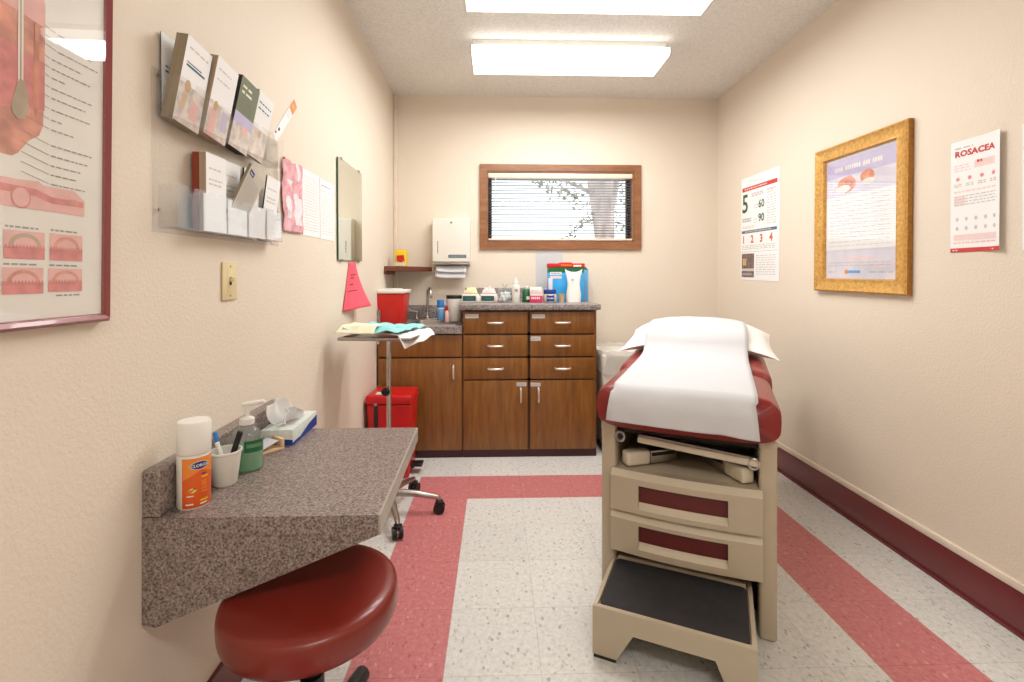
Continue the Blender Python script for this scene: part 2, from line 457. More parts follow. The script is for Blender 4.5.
# window: casing, reveal, sash, pane
b = MB()
w = .055
def mitre(x0, x1, z0, z1, w, y0, y1, k):
    o = [(x0, z0), (x1, z0), (x1, z1), (x0, z1)]; i = [(x0+w, z0+w), (x1-w, z0+w), (x1-w, z1-w), (x0+w, z1-w)]
    for q in range(4):
        r = (q+1) % 4
        b.prism([(o[q][0], y0, o[q][1]), (o[r][0], y0, o[r][1]), (i[r][0], y0, i[r][1]), (i[q][0], y0, i[q][1])], (0, y1-y0, 0), k)
mitre(WX0-w, WX1+w, WZ0-w, WZ1+w, w, YB-.022, YB-.0005, 'wframe')
wroot = struct(b, 'window_1')
b = MB(); mitre(WX0, WX1, WZ0, WZ1, .012, YB-.015, YB+.10, 'wframe'); b.build('window_reveal', wroot)
b = MB(); mitre(WX0+.012, WX1-.012, WZ0+.012, WZ1-.012, .03, YB+.085, YB+.115, 'sash'); b.build('window_sash', wroot)
b = MB(); b.box(WX0+.04, WX1-.04, YB+.098, YB+.102, WZ0+.04, WZ1-.04, 'pane'); b.build('window_pane', wroot)
# skirting and trims
b = MB(); b.box(XR-.012, XR-.0005, YF, YB, .0, .155, 'base', .004); b.box(XR-.02, XR-.0005, YF, YB, 0, .012, 'base', .004); struct(b, 'baseboard_right')
b = MB(); b.box(XR-.016, XR-.0005, YF, YB, .155, .186, 'trimw', .006); struct(b, 'trim_1')
b = MB()
b.prism([(xl(YF, .0005), YF, 0), (xl(YF, .014), YF, 0), (xl(2.5, .014), 2.5, 0), (xl(2.5, .0005), 2.5, 0)], (0, 0, .13), 'base'); struct(b, 'baseboard_left')
b = MB(); b.box(XR-.6, XR-.02, YB-.012, YB-.0005, 0, .155, 'base', .003); struct(b, 'baseboard_back')
b = MB(); b.box(xl(YB, .001), xl(YB, .036), YB-.02, YB-.0005, .9, HC-.002, 'trimw', .004); struct(b, 'trim_2')

# window blind
t = thing('window_blind', 'white horizontal slat blind hanging open inside the wooden window frame', 'blind', (.5165, YB+.035, WZ1-.012))
hw = (WX1-WX0)/2-.014
b = MB(); b.box(-hw, hw, -.045, -.002, -.040, -.002, 'rail', .003); b.build('headrail', t)
b = MB()
zz = -.056; ns = 0
while zz > -(WZ1-WZ0)+.055:
    def sl(u, v, zz=zz): return (-hw+.003+u*(2*hw-.006), -.036+.025*v, zz+.0022*(1-(2*v-1)**2)+.004*(.5-v))
    b.grid(sl, 1, 4, 'slat'); zz -= .0215; ns += 1
b.build('slats', t, solid=.0008)
b = MB(); b.box(-hw, hw, -.037, -.011, -(WZ1-WZ0)+.030, -(WZ1-WZ0)+.046, 'rail', .004); b.build('bottom_rail', t)
for cx in (-.42, 0, .42):
    b = MB(); b.cyl((cx, -.0378, -.04), (cx, -.0378, -(WZ1-WZ0)+.04), .0008, 'white', seg=6); b.build('ladder_cord', t)
b = MB(); b.cyl((-hw+.06, -.047, -.03), (-hw+.062, -.047, -.40), .003, 'white', seg=8); b.build('tilt_wand', t)

# tree outside
t = thing('tree', 'leafy tree with a thick forked trunk outside the window', 'tree', (1.465, 6.6, 0))
b = MB()
b.tube([(0.05, 0, 0), (.04, 0, 1.2), (.02, .0, 1.75), (-.005, .0, 2.1), (-.03, 0, 2.5), (-.07, 0, 3.2)], [.17, .13, .135, .15, .185, .2], 'bark', 14)
b.tube([(.04, 0, 2.1), (.10, .02, 2.45), (.2, .05, 2.9), (.4, .1, 3.6)], [.10, .11, .10, .08], 'bark', 10)
b.tube([(-.02, 0, 2.3), (-.25, -.1, 2.42), (-.6, -.2, 2.55), (-.95, -.25, 2.75)], [.05, .028, .018, .01], 'bark', 8)
b.tube([(-.1, 0, 2.05), (-.3, -.05, 1.98), (-.42, -.05, 1.85)], [.02, .012, .006], 'bark', 6)
b.build('trunk', t)
b = MB(); rr = random.Random(3)
def leaf(c, s):
    a = rr.uniform(0, 2*PI); e = rr.uniform(-1, 1)
    d = Vector((math.cos(a), rr.uniform(-.6, .6), math.sin(a)*.9-.3)).normalized(); n = d.orthogonal().normalized()
    p = Vector(c)
    b.poly([p, p+d*s*.5+n*s*.28, p+d*s, p+d*s*.5-n*s*.28], 'leaf')
for i in range(120):
    k = rr.random(); leaf((-.25-.75*k+rr.uniform(-.1, .1), -.15+rr.uniform(-.15, .15), 2.62-.34*(1-k)+rr.uniform(-.14, .10)), rr.uniform(.05, .1))
for i in range(40): k = rr.random(); leaf((-.12-.4*k+rr.uniform(-.05, .05), -.05, 2.1-.3*k+rr.uniform(-.08, .08)), rr.uniform(.04, .08))
for i in range(70): leaf((.3+rr.uniform(-.12, .2), rr.uniform(-.1, .2), 2.3+rr.uniform(-.4, .5)), rr.uniform(.05, .09))
b.build('leaves', t)

# ------------------------------------------------------------------ ceiling lights
def fixture(y0, y1, label, power):
    cx, cy = .452, (y0+y1)/2
    t = thing('ceiling_light', label, 'light', (cx, cy, HC), 0, 'fluorescent ceiling fixtures')
    hx, hy = .612, (y1-y0)/2
    b = MB(); b.box(-hx+.012, hx-.012, -hy+.05, hy-.05, -.0575, -.0005, 'fixt', .004); b.build('housing', t)
    b = MB()
    pr = [(-hy, -.058), (-hy, -.09), (-hy+.012, -.104), (hy-.012, -.104), (hy, -.09), (hy, -.058)]
    b.prism([(-hx+.006, p[0], p[1]) for p in pr], (2*hx-.012, 0, 0), 'lens'); b.build('diffuser', t)
    la = bpy.data.lights.new('fluorescent_tubes', 'AREA'); la.shape = 'RECTANGLE'; la.size = 2*hx-.05; la.size_y = 2*hy-.05
    la.energy = power; la.color = (1, .99, .975)
    lo = bpy.data.objects.new('fluorescent_tubes', la); COL.objects.link(lo); lo.parent = t; lo.location = (0, 0, -.1055)
    for s_ in (-1, 1):
        b = MB(); b.prism([(s_*hx-.006, p[0]*1.01, p[1]*1.0-.001) for p in pr], (.012, 0, 0), 'fixt')
        b.build('end_cap', t, loc=(0, 0, 0))
fixture(2.918, 3.25, 'fluorescent ceiling light nearer the window wall', 15.5)
fixture(2.155, 2.49, 'fluorescent ceiling light nearer the camera, cut by the top edge', 15.5)
fixture(-.70, -.365, 'added unseen fill light behind the camera shaped like the ceiling fixtures', 17.0)  # unseen fill light, added to brighten the desk and exam table fronts

# ------------------------------------------------------------------ cabinets
def bar_handle(parent, name, c, L, vertical):
    """arched bar pull on a front that faces -Y; c = centre on the front"""
    b = MB(); h = L/2
    p = [(-h, 0), (-h, -.018), (-h*.82, -.027), (0, -.030), (h*.82, -.027), (h, -.018), (h, 0)]
    pts = [((0, q[1], q[0]) if vertical else (q[0], q[1], 0)) for q in p]
    b.tube(pts, [.008, .0068, .0075, .008, .0075, .0068, .008], 'nickel', 10)
    return b.build(name, parent, loc=c)
def front(parent, name, x0, x1, z0, z1, y, tags=()):
    b = MB(); b.box(x0, x1, y, y+.018, z0, z1, 'cab', .003)
    o = b.build(name, parent)
    for (a, c, d, e) in tags:
        b = MB(); b.box(a, c, y-.0012, y, d, e, 'paper')
        for q in range(2):
            zz_ = e-(e-d)*(.35+.32*q)
            xx_ = a+.006
            while xx_ < c-.012:
                wv = .006+.012*((xx_*997+q*.37) % 1.0)
                b.box(xx_, min(xx_+wv, c-.006), y-.0016, y-.0011, zz_-.0018, zz_+.0018, 'printgrey'); xx_ += wv+.004
        b.build('paper_label', o)
    return o
YD = 3.315
def carcass(t, x0, x1, ztop, rails):
    b = MB(); y0, y1 = YD+.0195, YB-.03
    b.box(x0, x0+.018, y0, y1, .0, ztop, 'cab'); b.box(x1-.018, x1, y0, y1, 0.0, ztop, 'cab')
    b.box(x0+.018, x1-.018, y1-.008, y1, .06, ztop, 'cab'); b.box(x0+.018, x1-.018, y0+.02, y1-.008, .05, .068, 'cab')
    for (a, c, d, e) in rails: b.box(a, c, y0, y0+.02, d, e, 'cabd')
    b.build('carcass', t)
    b = MB(); b.box(x0+.001, x1-.001, y0-.006, y0-.0005, .0, .052, 'toe'); b.build('toe_kick', t)
t = thing('base_cabinet', 'low wooden sink cabinet with one plain panel and one door', 'cabinet')
XA = -.236
carcass(t, -.818, XA-.002, .855, [(-.80, XA-.02, .835, .855), (-.80, XA-.02, .68, .70), (-.80, XA-.02, .05, .07), (-.80, -.78, .07, .835), (XA-.03, XA-.02, .07, .835)])
front(t, 'false_drawer_front', -.812, XA-.006, .695, .845, YD)
d = front(t, 'door', -.812, XA-.006, .054, .684, YD)
bar_handle(d, 'handle', (-.298, YD, .589), .092, True)
t = thing('drawer_cabinet', 'taller wooden cabinet with six drawers above two doors', 'cabinet')
XM = .2195
carcass(t, XA, .690, 1.014, [(XA+.018, .672, 1.0, 1.014), (XA+.018, .672, .838, .858), (XA+.018, .672, .68, .70), (XA+.018, .672, .525, .545), (XA+.018, .672, .05, .07), (XM-.012, XM+.012, .07, 1.0)])
lab = {(0, 0): [(-.22, -.127, .959, .987)], (1, 0): [(.241, .33, .957, .985)], (1, 1): [(.231, .30, .802, .832)]}
for ci, (a, c) in enumerate(((-.231, .2105), (.2285, .672))):
    for ri, (z0, z1) in enumerate(((.853, 1.001), (.695, .841), (.539, .684))):
        o = front(t, 'drawer', a, c, z0, z1, YD, lab.get((ci, ri), ()))
        bar_handle(o, 'handle', (-.011 if ci == 0 else .452, YD, (z0+z1)/2), .1, False)
    o = front(t, 'door', a, c, .054, .530, YD, [((.134, .202, .490, .516) if ci == 0 else (.231, .30, .488, .514))])
    bar_handle(o, 'handle', ((.163 if ci == 0 else .285), YD, .43), .095, True)
# counters
YC = 3.285
t = thing('sink_countertop', 'grey speckled lower countertop with a steel sink set in it', 'countertop')
b = MB(); sx0, sx1, sy0, sy1 = -.625, -.275, 3.40, 3.76; xa, xb = -.822, XA-.021
xb = XA-.004
for (a, c, d, e) in ((xa, sx0, YC, YB-.002), (sx1, xb, YC, YB-.002), (sx0, sx1, YC, sy0), (sx0, sx1, sy1, YB-.002)):
    b.box(a, c, d, e, .857, .905, 'granite_c')
b.build('worktop', t)
b = MB(); b.box(xa, xb, YB-.02, YB-.002, .9055, 1.018, 'granite_c', .002)
b.prism([(xl(3.32, .002), 3.32, .9055), (xl(3.32, .02), 3.32, .9055), (xl(YB-.021, .02), YB-.021, .9055), (xl(YB-.021, .002), YB-.021, .9055)], (0, 0, .11), 'granite_c')
b.build('backsplash', t)
b = MB()
def rr_(x0, x1, y0, y1, r, z, n=6):
    o = []
    for (cx, cy, a0) in ((x1-r, y1-r, 0), (x0+r, y1-r, 90), (x0+r, y0+r, 180), (x1-r, y0+r, 270)):
        for q in range(n+1):
            a = math.radians(a0+90*q/n); o.append((cx+r*math.cos(a), cy+r*math.sin(a), z))
    return o
loops = [rr_(sx0-.018, sx1+.018, sy0-.018, sy1+.018, .05, .9055), rr_(sx0-.016, sx1+.016, sy0-.016, sy1+.016, .05, .911), rr_(sx0+.004, sx1-.004, sy0+.004, sy1-.004, .045, .910), rr_(sx0+.012, sx1-.012, sy0+.012, sy1-.012, .045, .86), rr_(sx0+.03, sx1-.03, sy0+.03, sy1-.03, .05, .735)]
ids = [[b.addv(p) for p in l] for l in loops]; i_ = b.m('steel'); n = len(ids[0])
for a, c in zip(ids, ids[1:]):
    for q in range(n): b.f.append([a[q], a[(q+1) % n], c[(q+1) % n], c[q]]); b.mi.append(i_)
b.f.append(ids[-1]); b.mi.append(i_)
b.build('sink_basin', t)
t = thing('tall_countertop', 'grey speckled raised countertop above the drawer cabinet', 'countertop')
b = MB(); b.box(-.255, .712, YC, YB-.002, 1.0165, 1.054, 'granite_c', .003); b.build('worktop', t)
b = MB(); b.box(-.255, .30, YB-.02, YB-.002, 1.0545, 1.155, 'granite_c', .002); b.build('backsplash', t)

# faucet
t = thing('faucet', 'chrome gooseneck faucet with two handles behind the sink', 'faucet', (-.548, 3.815, .9055))
b = MB(); b.box(-.105, .105, -.026, .026, 0, .014, 'chrome', .006); b.build('base_plate', t)
b = MB(); pts = [(0, 0, .012), (0, 0, .19)]
for q in range(9):
    a = PI*q/8; pts.append((.02*(1-math.cos(a)) , -.048*(1-math.cos(a)), .20+.05*math.sin(a)))
pts += [(.04, -.096, .175)]
b.tube(pts, .011, 'chrome', 12); b.lathe([(0.024, .014), (.022, .03), (.013, .05), (.011, .06)], 'chrome'); b.build('spout', t)
for s_ in (-1, 1):
    b = MB(); b.lathe([(0, .013), (.02, .013), (.016, .035), (.015, .06), (.017, .064), (.015, .07), (0, .072)], 'chrome', (s_*.085, 0, 0), 16)
    b.tube([(s_*.085, 0, .062), (s_*.125, -.02, .075), (s_*.165, -.04, .095)], [.009, .008, .010], 'chrome', 10); b.build('handle', t)

# sharps container
t = thing('sharps_container', 'red sharps container with a white lid on the sink counter', 'container', (-.735, 3.45, .9055))
b = MB(); 
def frust(b, x0, y0, z0, x1, y1, z1, k, bev=.012):
    bb = bmesh.new(); bmesh.ops.create_cube(bb, size=1)
    for q in bb.verts:
        top = q.co.z > 0
        q.co = Vector((q.co.x*2*(x1 if top else x0), q.co.y*2*(y1 if top else y0), z1 if top else z0))
    if bev: bmesh.ops.bevel(bb, geom=bb.edges[:], offset=bev, segments=3, profile=.5, affect='EDGES')
    b.bm(bb, k)
frust(b, .078, .10, 0, .096, .115, .222, 'red', .012); b.build('body', t)
b = MB(); b.box(-.104, .104, -.123, .123, .2225, .248, 'white', .008); b.box(-.06, .06, -.08, .03, .248, .256, 'white', .004); b.build('lid', t)

# wall shelf in the corner, carton
t = thing('corner_shelf', 'small dark wooden corner shelf below the yellow carton', 'shelf')
b = MB(); y0 = 3.545
pr = [(xl(y0, .002), y0), (xl(y0, .10), y0), (-.535, 3.80), (-.525, YB-.003), (xl(YB, .038), YB-.003), (xl(YB-.022, .002), YB-.024)]
b.prism([(p[0], p[1], 1.288) for p in pr], (0, 0, .034), 'shelfw'); b.build('board', t)
b = MB(); b.box(xl(3.6, .004), xl(3.6, .02), 3.53, 3.86, 1.262, 1.2875, 'shelfw', .002); b.build('support_cleat', t)
t = thing('carton', 'small yellow and red carton on the corner shelf', 'box', (-.727, 3.685, 1.3225), -.12)
b = MB(); b.box(-.042, .042, -.022, .022, 0, .126, 'yellow', .002); 
b.poly([(-.030, -.0226, .082), (.026, -.0226, .086), (.032, -.0226, .045), (.004, -.0226, .028), (-.026, -.0226, .04)], 'red')
b.box(-.040, .040, -.0228, -.0222, .004, .03, 'creamp'); b.box(-.0424, -.0418, -.02, .02, .003, .122, 'printdark')
b.box(.0418, .0424, -.02, .02, .003, .122, 'yellow'); b.build('carton_body', t)

# paper towel dispenser
t = thing('paper_towel_dispenser', 'white metal paper towel dispenser on the back wall with towels hanging out', 'dispenser', (-.360, YB-.001, 1.352))
b = MB(); bb = bmesh.new()
prof = [(0, 0.01), (-.095, .0), (-.110, .012), (-.110, .29), (-.103, .345), (-.08, .353), (0, .353)]
b.prism([(-.148, p[0], p[1]) for p in prof], (.296, 0, 0), 'offw'); o = b.build('cover', t)
md = o.modifiers.new('bevel', 'BEVEL'); md.width = .006; md.segments = 2; md.limit_method = 'ANGLE'
b = MB(); b.box(-.146, .146, -.108, -.004, -.012, -.0005, 'steel', .002); b.build('bottom_slot', t)
b = MB(); b.cyl((0, -.104, .318), (0, -.1095, .318), .009, 'steel', seg=14); b.cyl((0, -.1093, .318), (0, -.111, .318), .003, 'dark', seg=8); b.build('lock', t)
b = MB(); b.box(-.022, .118, -.1125, -.1102, .042, .066, 'printblue', .001)
for q in range(9): b.box(-.012+q*.0135, -.004+q*.0135, -.1132, -.1124, .05, .058, 'printgrey')
b.build('badge', t)
b = MB()
for q in range(7): b.box(-.108, -.102, -.1112, -.1102, .078+q*.014, .087+q*.014, 'printdark')
b.build('side_lettering', t)
for (za, zb, dx) in ((-.013, -.062, .0), (-.045, -.108, -.008)):
    b = MB()
    def tw(u, v, za=za, zb=zb, dx=dx): return (-.118+dx+.236*u, -.07-.035*v+.01*math.sin(3*u), za+(zb-za)*v-.016*u*v-.004*math.sin(u*5))
    b.grid(tw, 10, 5, 'paper'); b.build('paper_towel', t, solid=.0012)

# bottles by the sink
t = thing('spray_can', 'tall white bottle with a bright blue cap beside the faucet', 'bottle', (-.432, 3.70, .9055))
b = MB(); b.lathe([(0, 0), (.024, 0), (.026, .004), (.026, .095), (.022, .105), (0, .106)], 'blue2', kf=lambda i, a: 'white' if i in (0, 1, 2) and False else ('blue2' if i == 2 else 'white')); b.build('body', t)
b = MB(); b.lathe([(.0265, .1065), (.027, .11), (.027, .158), (.024, .163), (0, .164)], 'cyan'); b.build('cap', t)
t = thing('small_bottle', 'small red capped bottle beside the white canister', 'bottle', (-.378, 3.64, .9055))
b = MB(); b.lathe([(0, 0), (.016, 0), (.017, .004), (.017, .07), (.008, .085), (0, .086)], 'pink1'); b.build('body', t)
b = MB(); b.lathe([(.010, .0865), (.011, .088), (.010, .115), (0, .117)], 'red'); b.build('cap', t)
t = thing('wipes_canister', 'white round canister with a black lid beside the tall counter', 'canister', (-.329, 3.71, .9055))
b = MB(); b.lathe([(0, 0), (.056, 0), (.059, .004), (.059, .17), (.056, .172), (0, .172)], 'white'); b.build('body', t)
b = MB(); b.lathe([(.06, .1725), (.061, .175), (.061, .194), (.058, .198), (0, .199)], 'black'); b.build('lid', t)

# ------------------------------------------------------------------ things on the tall counter
ZT = 1.0545
def caddy(x, y, label, heap, trim, group='green and white supply boxes on the counter'):
    t = thing('supply_box', label, 'box', (x, y, ZT), 0, group)
    b = MB(); b.box(-.062, .062, -.035, .035, .0, .062, 'white', .004)
    b.box(-.056, .040, -.0362, -.0352, .010, .048, 'dgreen'); b.box(-.03, .02, -.0368, -.0361, .022, .034, 'teald'); b.build('carton', t)
    b = MB()
    for s_ in (-1, 1): b.box(s_*.058-.014, s_*.058+.014, -.045, .03, .0005+.0, .05 if s_ > 0 else .03, trim, .008) if s_ > 0 else None
    b.build('side_packet', t)
    b = MB()
    def hp(u, v):
        a = u*2*PI; r = .050*v
        p = Vector((r*math.cos(a)*1.05, r*math.sin(a)*.6, 0))
        return (p.x, p.y, .063+.040*math.sqrt(max(0, 1-v**2.5))*(1+.9*noise.noise(Vector((p.x*42+x*9, p.y*42, 2))))+.004)
    b.grid(hp, 32, 14, heap); b.build('gauze_heap', t)
caddy(-.198, 3.62, 'white and green supply box heaped with pale yellow pads', 'yel2', 'white')
caddy(-.062, 3.62, 'white and green supply box heaped with pink and white pads', 'printpink', 'printpink')
t = thing('apothecary_jar', 'clear glass jar with a knobbed lid between the supply boxes and white bottle', 'jar', (.057, 3.58, ZT))
b = MB(); b.lathe([(0, 0), (.05, 0), (.054, .006), (.054, .075), (.046, .086)], 'jar', seg=32); b.build('body', t)
b = MB()
for q in range(16):
    a = q*2.4; r = .042*math.sqrt(q/16); b.lathe([(0, -.014), (.012, -.007), (.0145, 0), (.012, .008), (0, .014)], 'tissue', (r*math.cos(a), r*math.sin(a), .02+.022*(q % 3)), 8)
b.build('cotton_balls', t)
b = MB(); b.lathe([(.051, .0865), (.053, .09), (.048, .097), (.02, .106), (.011, .112), (.018, .124), (.019, .132), (.012, .142), (0, .145)], 'jar', seg=32); b.build('lid', t)
t = thing('squeeze_bottle', 'tall white squeeze bottle with a pointed tip beside the glass jar', 'bottle', (.139, 3.56, ZT))
b = MB(); b.lathe([(0, 0), (.028, 0), (.030, .004), (.030, .115), (.024, .130), (.016, .134), (0, .134)], 'offw'); b.box(-.010, .014, -.0308, -.0296, .08, .10, 'printgrey'); b.build('body', t)
b = MB(); b.lathe([(.018, .1345), (.018, .15), (.010, .156), (.006, .178), (.004, .184), (0, .185)], 'white'); b.build('nozzle', t)
t = thing('green_bottle', 'short green bottle with a white label behind the pink carton', 'bottle', (.220, 3.60, ZT))
b = MB(); b.lathe([(0, 0), (.030, 0), (.032, .004), (.032, .085), (.022, .098), (0, .098)], 'green', kf=lambda i, a: 'white' if False else 'green')
b.box(-.002, .026, -.0325, -.030, .02, .045, 'white'); b.build('body', t)
b = MB(); b.lathe([(.018, .0985), (.019, .10), (.019, .116), (.016, .119), (0, .119)], 'white'); b.build('cap', t)
t = thing('pink_carton', 'magenta and white carton lying under the flat white carton', 'box', (.287, 3.54, ZT))
b = MB(); b.box(-.046, .046, -.03, .03, 0, .063, 'mag', .002)
for q in range(5): b.box(-.036+q*.013, -.028+q*.013, -.0308, -.0302, .026, .042, 'white')
b.box(-.0455, .0455, -.0306, -.0302, .052, .0625, 'white'); b.build('carton_body', t)
t = thing('white_carton', 'white carton standing on top of the magenta carton', 'box', (.284, 3.545, ZT+.0635))
b = MB(); b.box(-.043, .043, -.026, .026, 0, .05, 'white', .002); b.box(-.035, .03, -.0266, -.0262, .012, .017, 'printlight'); b.box(-.035, .02, -.0266, -.0262, .025, .029, 'printlight'); b.build('carton_body', t)
t = thing('petroleum_jelly_jar', 'squat jelly jar with a blue lid and blue label', 'jar', (.389, 3.54, ZT))
b = MB(); b.lathe([(0, 0), (.044, 0), (.050, .008), (.051, .05), (.045, .064), (0, .064)], 'petj', seg=36)
def wrap(x, z, r): return (r*math.sin(x/r), -r*math.cos(x/r), z)
def lb(u, v): return wrap(-.030+.06*u, .012+.04*v-.006*(2*u-1)**2*(1-2*v), .0517)
b.grid(lb, 8, 3, 'blued')
b.text('Vaseline', .0155, 'white', lambda x, y: wrap(x, .029+y, .0523), 'CENTER', .0003)
b.build('body', t)
b = MB(); b.lathe([(.046, .0645), (.047, .066), (.047, .092), (.044, .096), (0, .097)], 'blued', seg=36); b.build('lid', t)
t = thing('paper_cup', 'small tan cup beside the jelly jar', 'cup', (.477, 3.55, ZT))
b = MB(); b.lathe([(0, .001), (.017, 0), (.024, .062), (.0255, .063), (.022, .06), (.015, .004), (0, .004)], 'tan'); b.build('cup_body', t)
t = thing('supply_carton', 'big blue carton with a red top band and green stripe on the counter', 'box', (.522, 3.70, ZT))
b = MB(); b.box(-.130, .140, -.04, .045, 0, .262, 'blue', .002)
b.box(-.1305, .1405, -.0408, .0455, .222, .2622, 'green'); b.box(-.129, .139, -.0404, .0454, .0, .06, 'tan') if False else None
b.box(-.118, -.03, -.0414, -.0406, .206, .226, 'white'); b.box(-.118, -.03, -.0414, -.0406, .176, .196, 'printpink')
for q in range(7): b.box(-.112+q*.011, -.104+q*.011, -.0420, -.0413, .213, .219, 'printblue')
b.box(-.1306, -.10, -.0412, -.0402, .0, .18, 'lavl')
b.build('carton_body', t)
b = MB(); b.box(-.137, .147, -.045, .049, .2625, .292, 'red', .003); b.box(-.045, .05, -.04, .04, .292, .299, 'red', .002); b.box(.06, .12, -.0462, -.0449, .267, .280, 'white')
for q in range(6): b.box(-.035+q*.014, -.025+q*.014, -.0462, -.0449, .272, .283, 'orangel')
b.build('lid', t)
t = thing('blue_box', 'pale blue box at the right behind the white pouch', 'box', (.675, 3.815, ZT))
b = MB(); b.box(-.042, .042, -.05, .05, 0, .245, 'blue2', .002)
b.prism([(-.042, -.05, .245), (.042, -.05, .245), (.02, -.01, .275), (-.042, -.01, .285)], (0, .05, 0), 'green'); b.build('carton_body', t)
t = thing('white_pouch', 'white stand-up pouch leaning in front of the blue carton', 'pouch', (.575, 3.605, ZT))
def pou(u, v):
    a = u*2*PI; w_ = .053+.012*max(0, v-.8)*5-.002*math.sin(PI*v); d_ = .030*(1-v)**.6+.003
    return (w_*math.copysign(abs(math.cos(a))**.7, math.cos(a))+.004*math.sin(9*v+a), d_*math.sin(a)+.006*math.sin(7*v)*0, v*.238+(.012*math.cos(2*a)*v))
b = MB(); b.grid(pou, 24, 14, 'white'); b.poly([pou(q/24, 0) for q in range(24)], 'white'); b.box(-.022, -.002, -.027, -.0255, .16, .175, 'lav'); b.build('pouch_body', t)
t = thing('chart_sheet', 'white gridded sheet taped to the back wall above the counter', 'paper', (.425, YB-.0015, 1.157))
b = MB(); b.box(-.11, .11, -.001, .0, 0, .297, 'paper')
for q in range(1, 16): b.box(-.10, .10, -.0014, -.0009, q*.0185-.001, q*.0185+.001, 'printlight')
for q in range(11): b.box(-.10+q*.02-.0008, -.10+q*.02+.0008, -.0014, -.0009, .018, .28, 'printlight')
b.build('sheet', t)

# ------------------------------------------------------------------ waste containers, instrument stand
t = thing('waste_bin', 'pale waste bin lined with a clear bag between cabinet and exam table', 'bin', (.93, 3.57, 0))
b = MB(); frust(b, .165, .19, .0, .20, .225, .70, 'offw', .02); b.build('body', t)
b = MB(); b.box(-.19, .19, -.215, .215, .0, .03, 'black', .01); b.build('base', t)
b = MB()
def bagf(u, v):
    a = u*2*PI; r = (abs(math.cos(a))**6+abs(math.sin(a))**6)**(-1/6)
    k = 1+.03*v+.015*math.sin(13*a)*v+.008*math.sin(29*a)
    return (.207*r*math.cos(a)*k, .232*r*math.sin(a)*k, .722-.16*v+.012*math.sin(7*a)*v+.004*math.sin(17*a))
b.grid(bagf, 64, 6, 'liner'); b.build('bag_liner', t)

t = thing('step_can', 'red lidded medical waste can with a foot pedal near the sink cabinet', 'bin', (-.662, 3.10, 0))
b = MB(); frust(b, .118, .115, .0, .138, .13, .462, 'redb', .014); b.build('body', t)
b = MB(); frust(b, .146, .14, .4625, .140, .134, .515, 'redb', .012); b.build('lid', t)
b = MB(); b.box(-.09, -.068, -.136, -.118, .04, .46, 'black', .003); b.cyl((-.079, -.138, .462), (-.079, -.130, .462), .010, 'steel', seg=12); b.build('strap', t)
b = MB(); b.box(.10, .19, -.05, .03, .045, .062, 'black', .006); b.box(.06, .14, -.03, 0, .03, .047, 'black', .004); b.build('pedal', t)
b = MB(); b.box(-.09, -.03, -.1, -.04, .515, .5165, 'paper'); b.build('lid_label', t)

t = thing('instrument_stand', 'chrome wheeled instrument stand with a tray beside the left wall', 'stand', (-.566, 2.545, 0))
b = MB(); b.cyl((0, 0, .10), (0, 0, .42), .016, 'chrome'); b.cyl((0, 0, .42), (0, 0, .915), .0125, 'chrome'); b.lathe([(.018, .405), (.022, .41), (.022, .435), (.014, .44)], 'chrome'); b.build('pole', t)
b = MB(); b.tube([(0, 0, .905), (0, 0, .925)], .02, 'chrome', 14); b.tube([(-.15, -.02, .928), (.16, -.08, .928)], .008, 'chrome'); b.tube([(0, .08, .928), (0, -.24, .928)], .008, 'chrome'); b.build('tray_support', t)
b = MB(); b.lathe([(0, -.022), (.012, -.02), (.022, -.008), (.022, .008), (.012, .02), (0, .022)], 'black', (-.012, -.026, .645), 14); b.cyl((-.012, -.02, .645), (-.004, -.012, .645), .006, 'steel'); b.build('clamp_knob', t)
b = MB(); b.lathe([(0, .085), (.042, .088), (.045, .10), (.04, .128), (.02, .14), (0, .14)], 'steel'); b.build('hub', t)
for q in range(5):
    a = math.radians(-69+69.5*q if q < 3 else (138+ (q-3)*75))
    ca_, sa_ = math.cos(a), math.sin(a)
    b = MB(); rl = .262 if q < 3 else .222; b.tube([(.02*ca_, .02*sa_, .112), (.14*ca_, .14*sa_, .104), ((rl-.007)*ca_, (rl-.007)*sa_, .082), (rl*ca_, rl*sa_, .07)], [.02, .017, .013, .011], 'steel', 12)
    lg = b.build('leg', t)
    b = MB(); c = Vector((rl*ca_, rl*sa_, .029)); p = Vector((-sa_, ca_, 0))
    b.cyl(c+p*.006, c+p*.024, .029, 'black', seg=18); b.cyl(c-p*.006, c-p*.024, .029, 'black', seg=18); b.cyl(c-p*.007, c+p*.007, .012, 'steel', seg=12)
    b.tube([c+Vector((0, 0, .0)), c+Vector((0, 0, .042))], .007, 'steel', 8); b.box(c.x-.02, c.x+.02, c.y-.02, c.y+.02, c.z+.024, c.z+.036, 'black', .006); b.build('caster', lg)
b = MB(); b.T = Matrix.Rotation(math.radians(-6), 4, 'Z')
tx0, tx1, ty0, ty1 = -.165, .195, -.255, .075
b.box(tx0, tx1, ty0, ty1, .937, .941, 'steel', .0015)
for (a, c, d, e) in ((tx0, tx0+.012, ty0, ty1), (tx1-.012, tx1, ty0, ty1), (tx0+.012, tx1-.012, ty0, ty0+.012), (tx0+.012, tx1-.012, ty1-.012, ty1)): b.box(a, c, d, e, .941, .952, 'steel', .002)
b.build('tray', t)
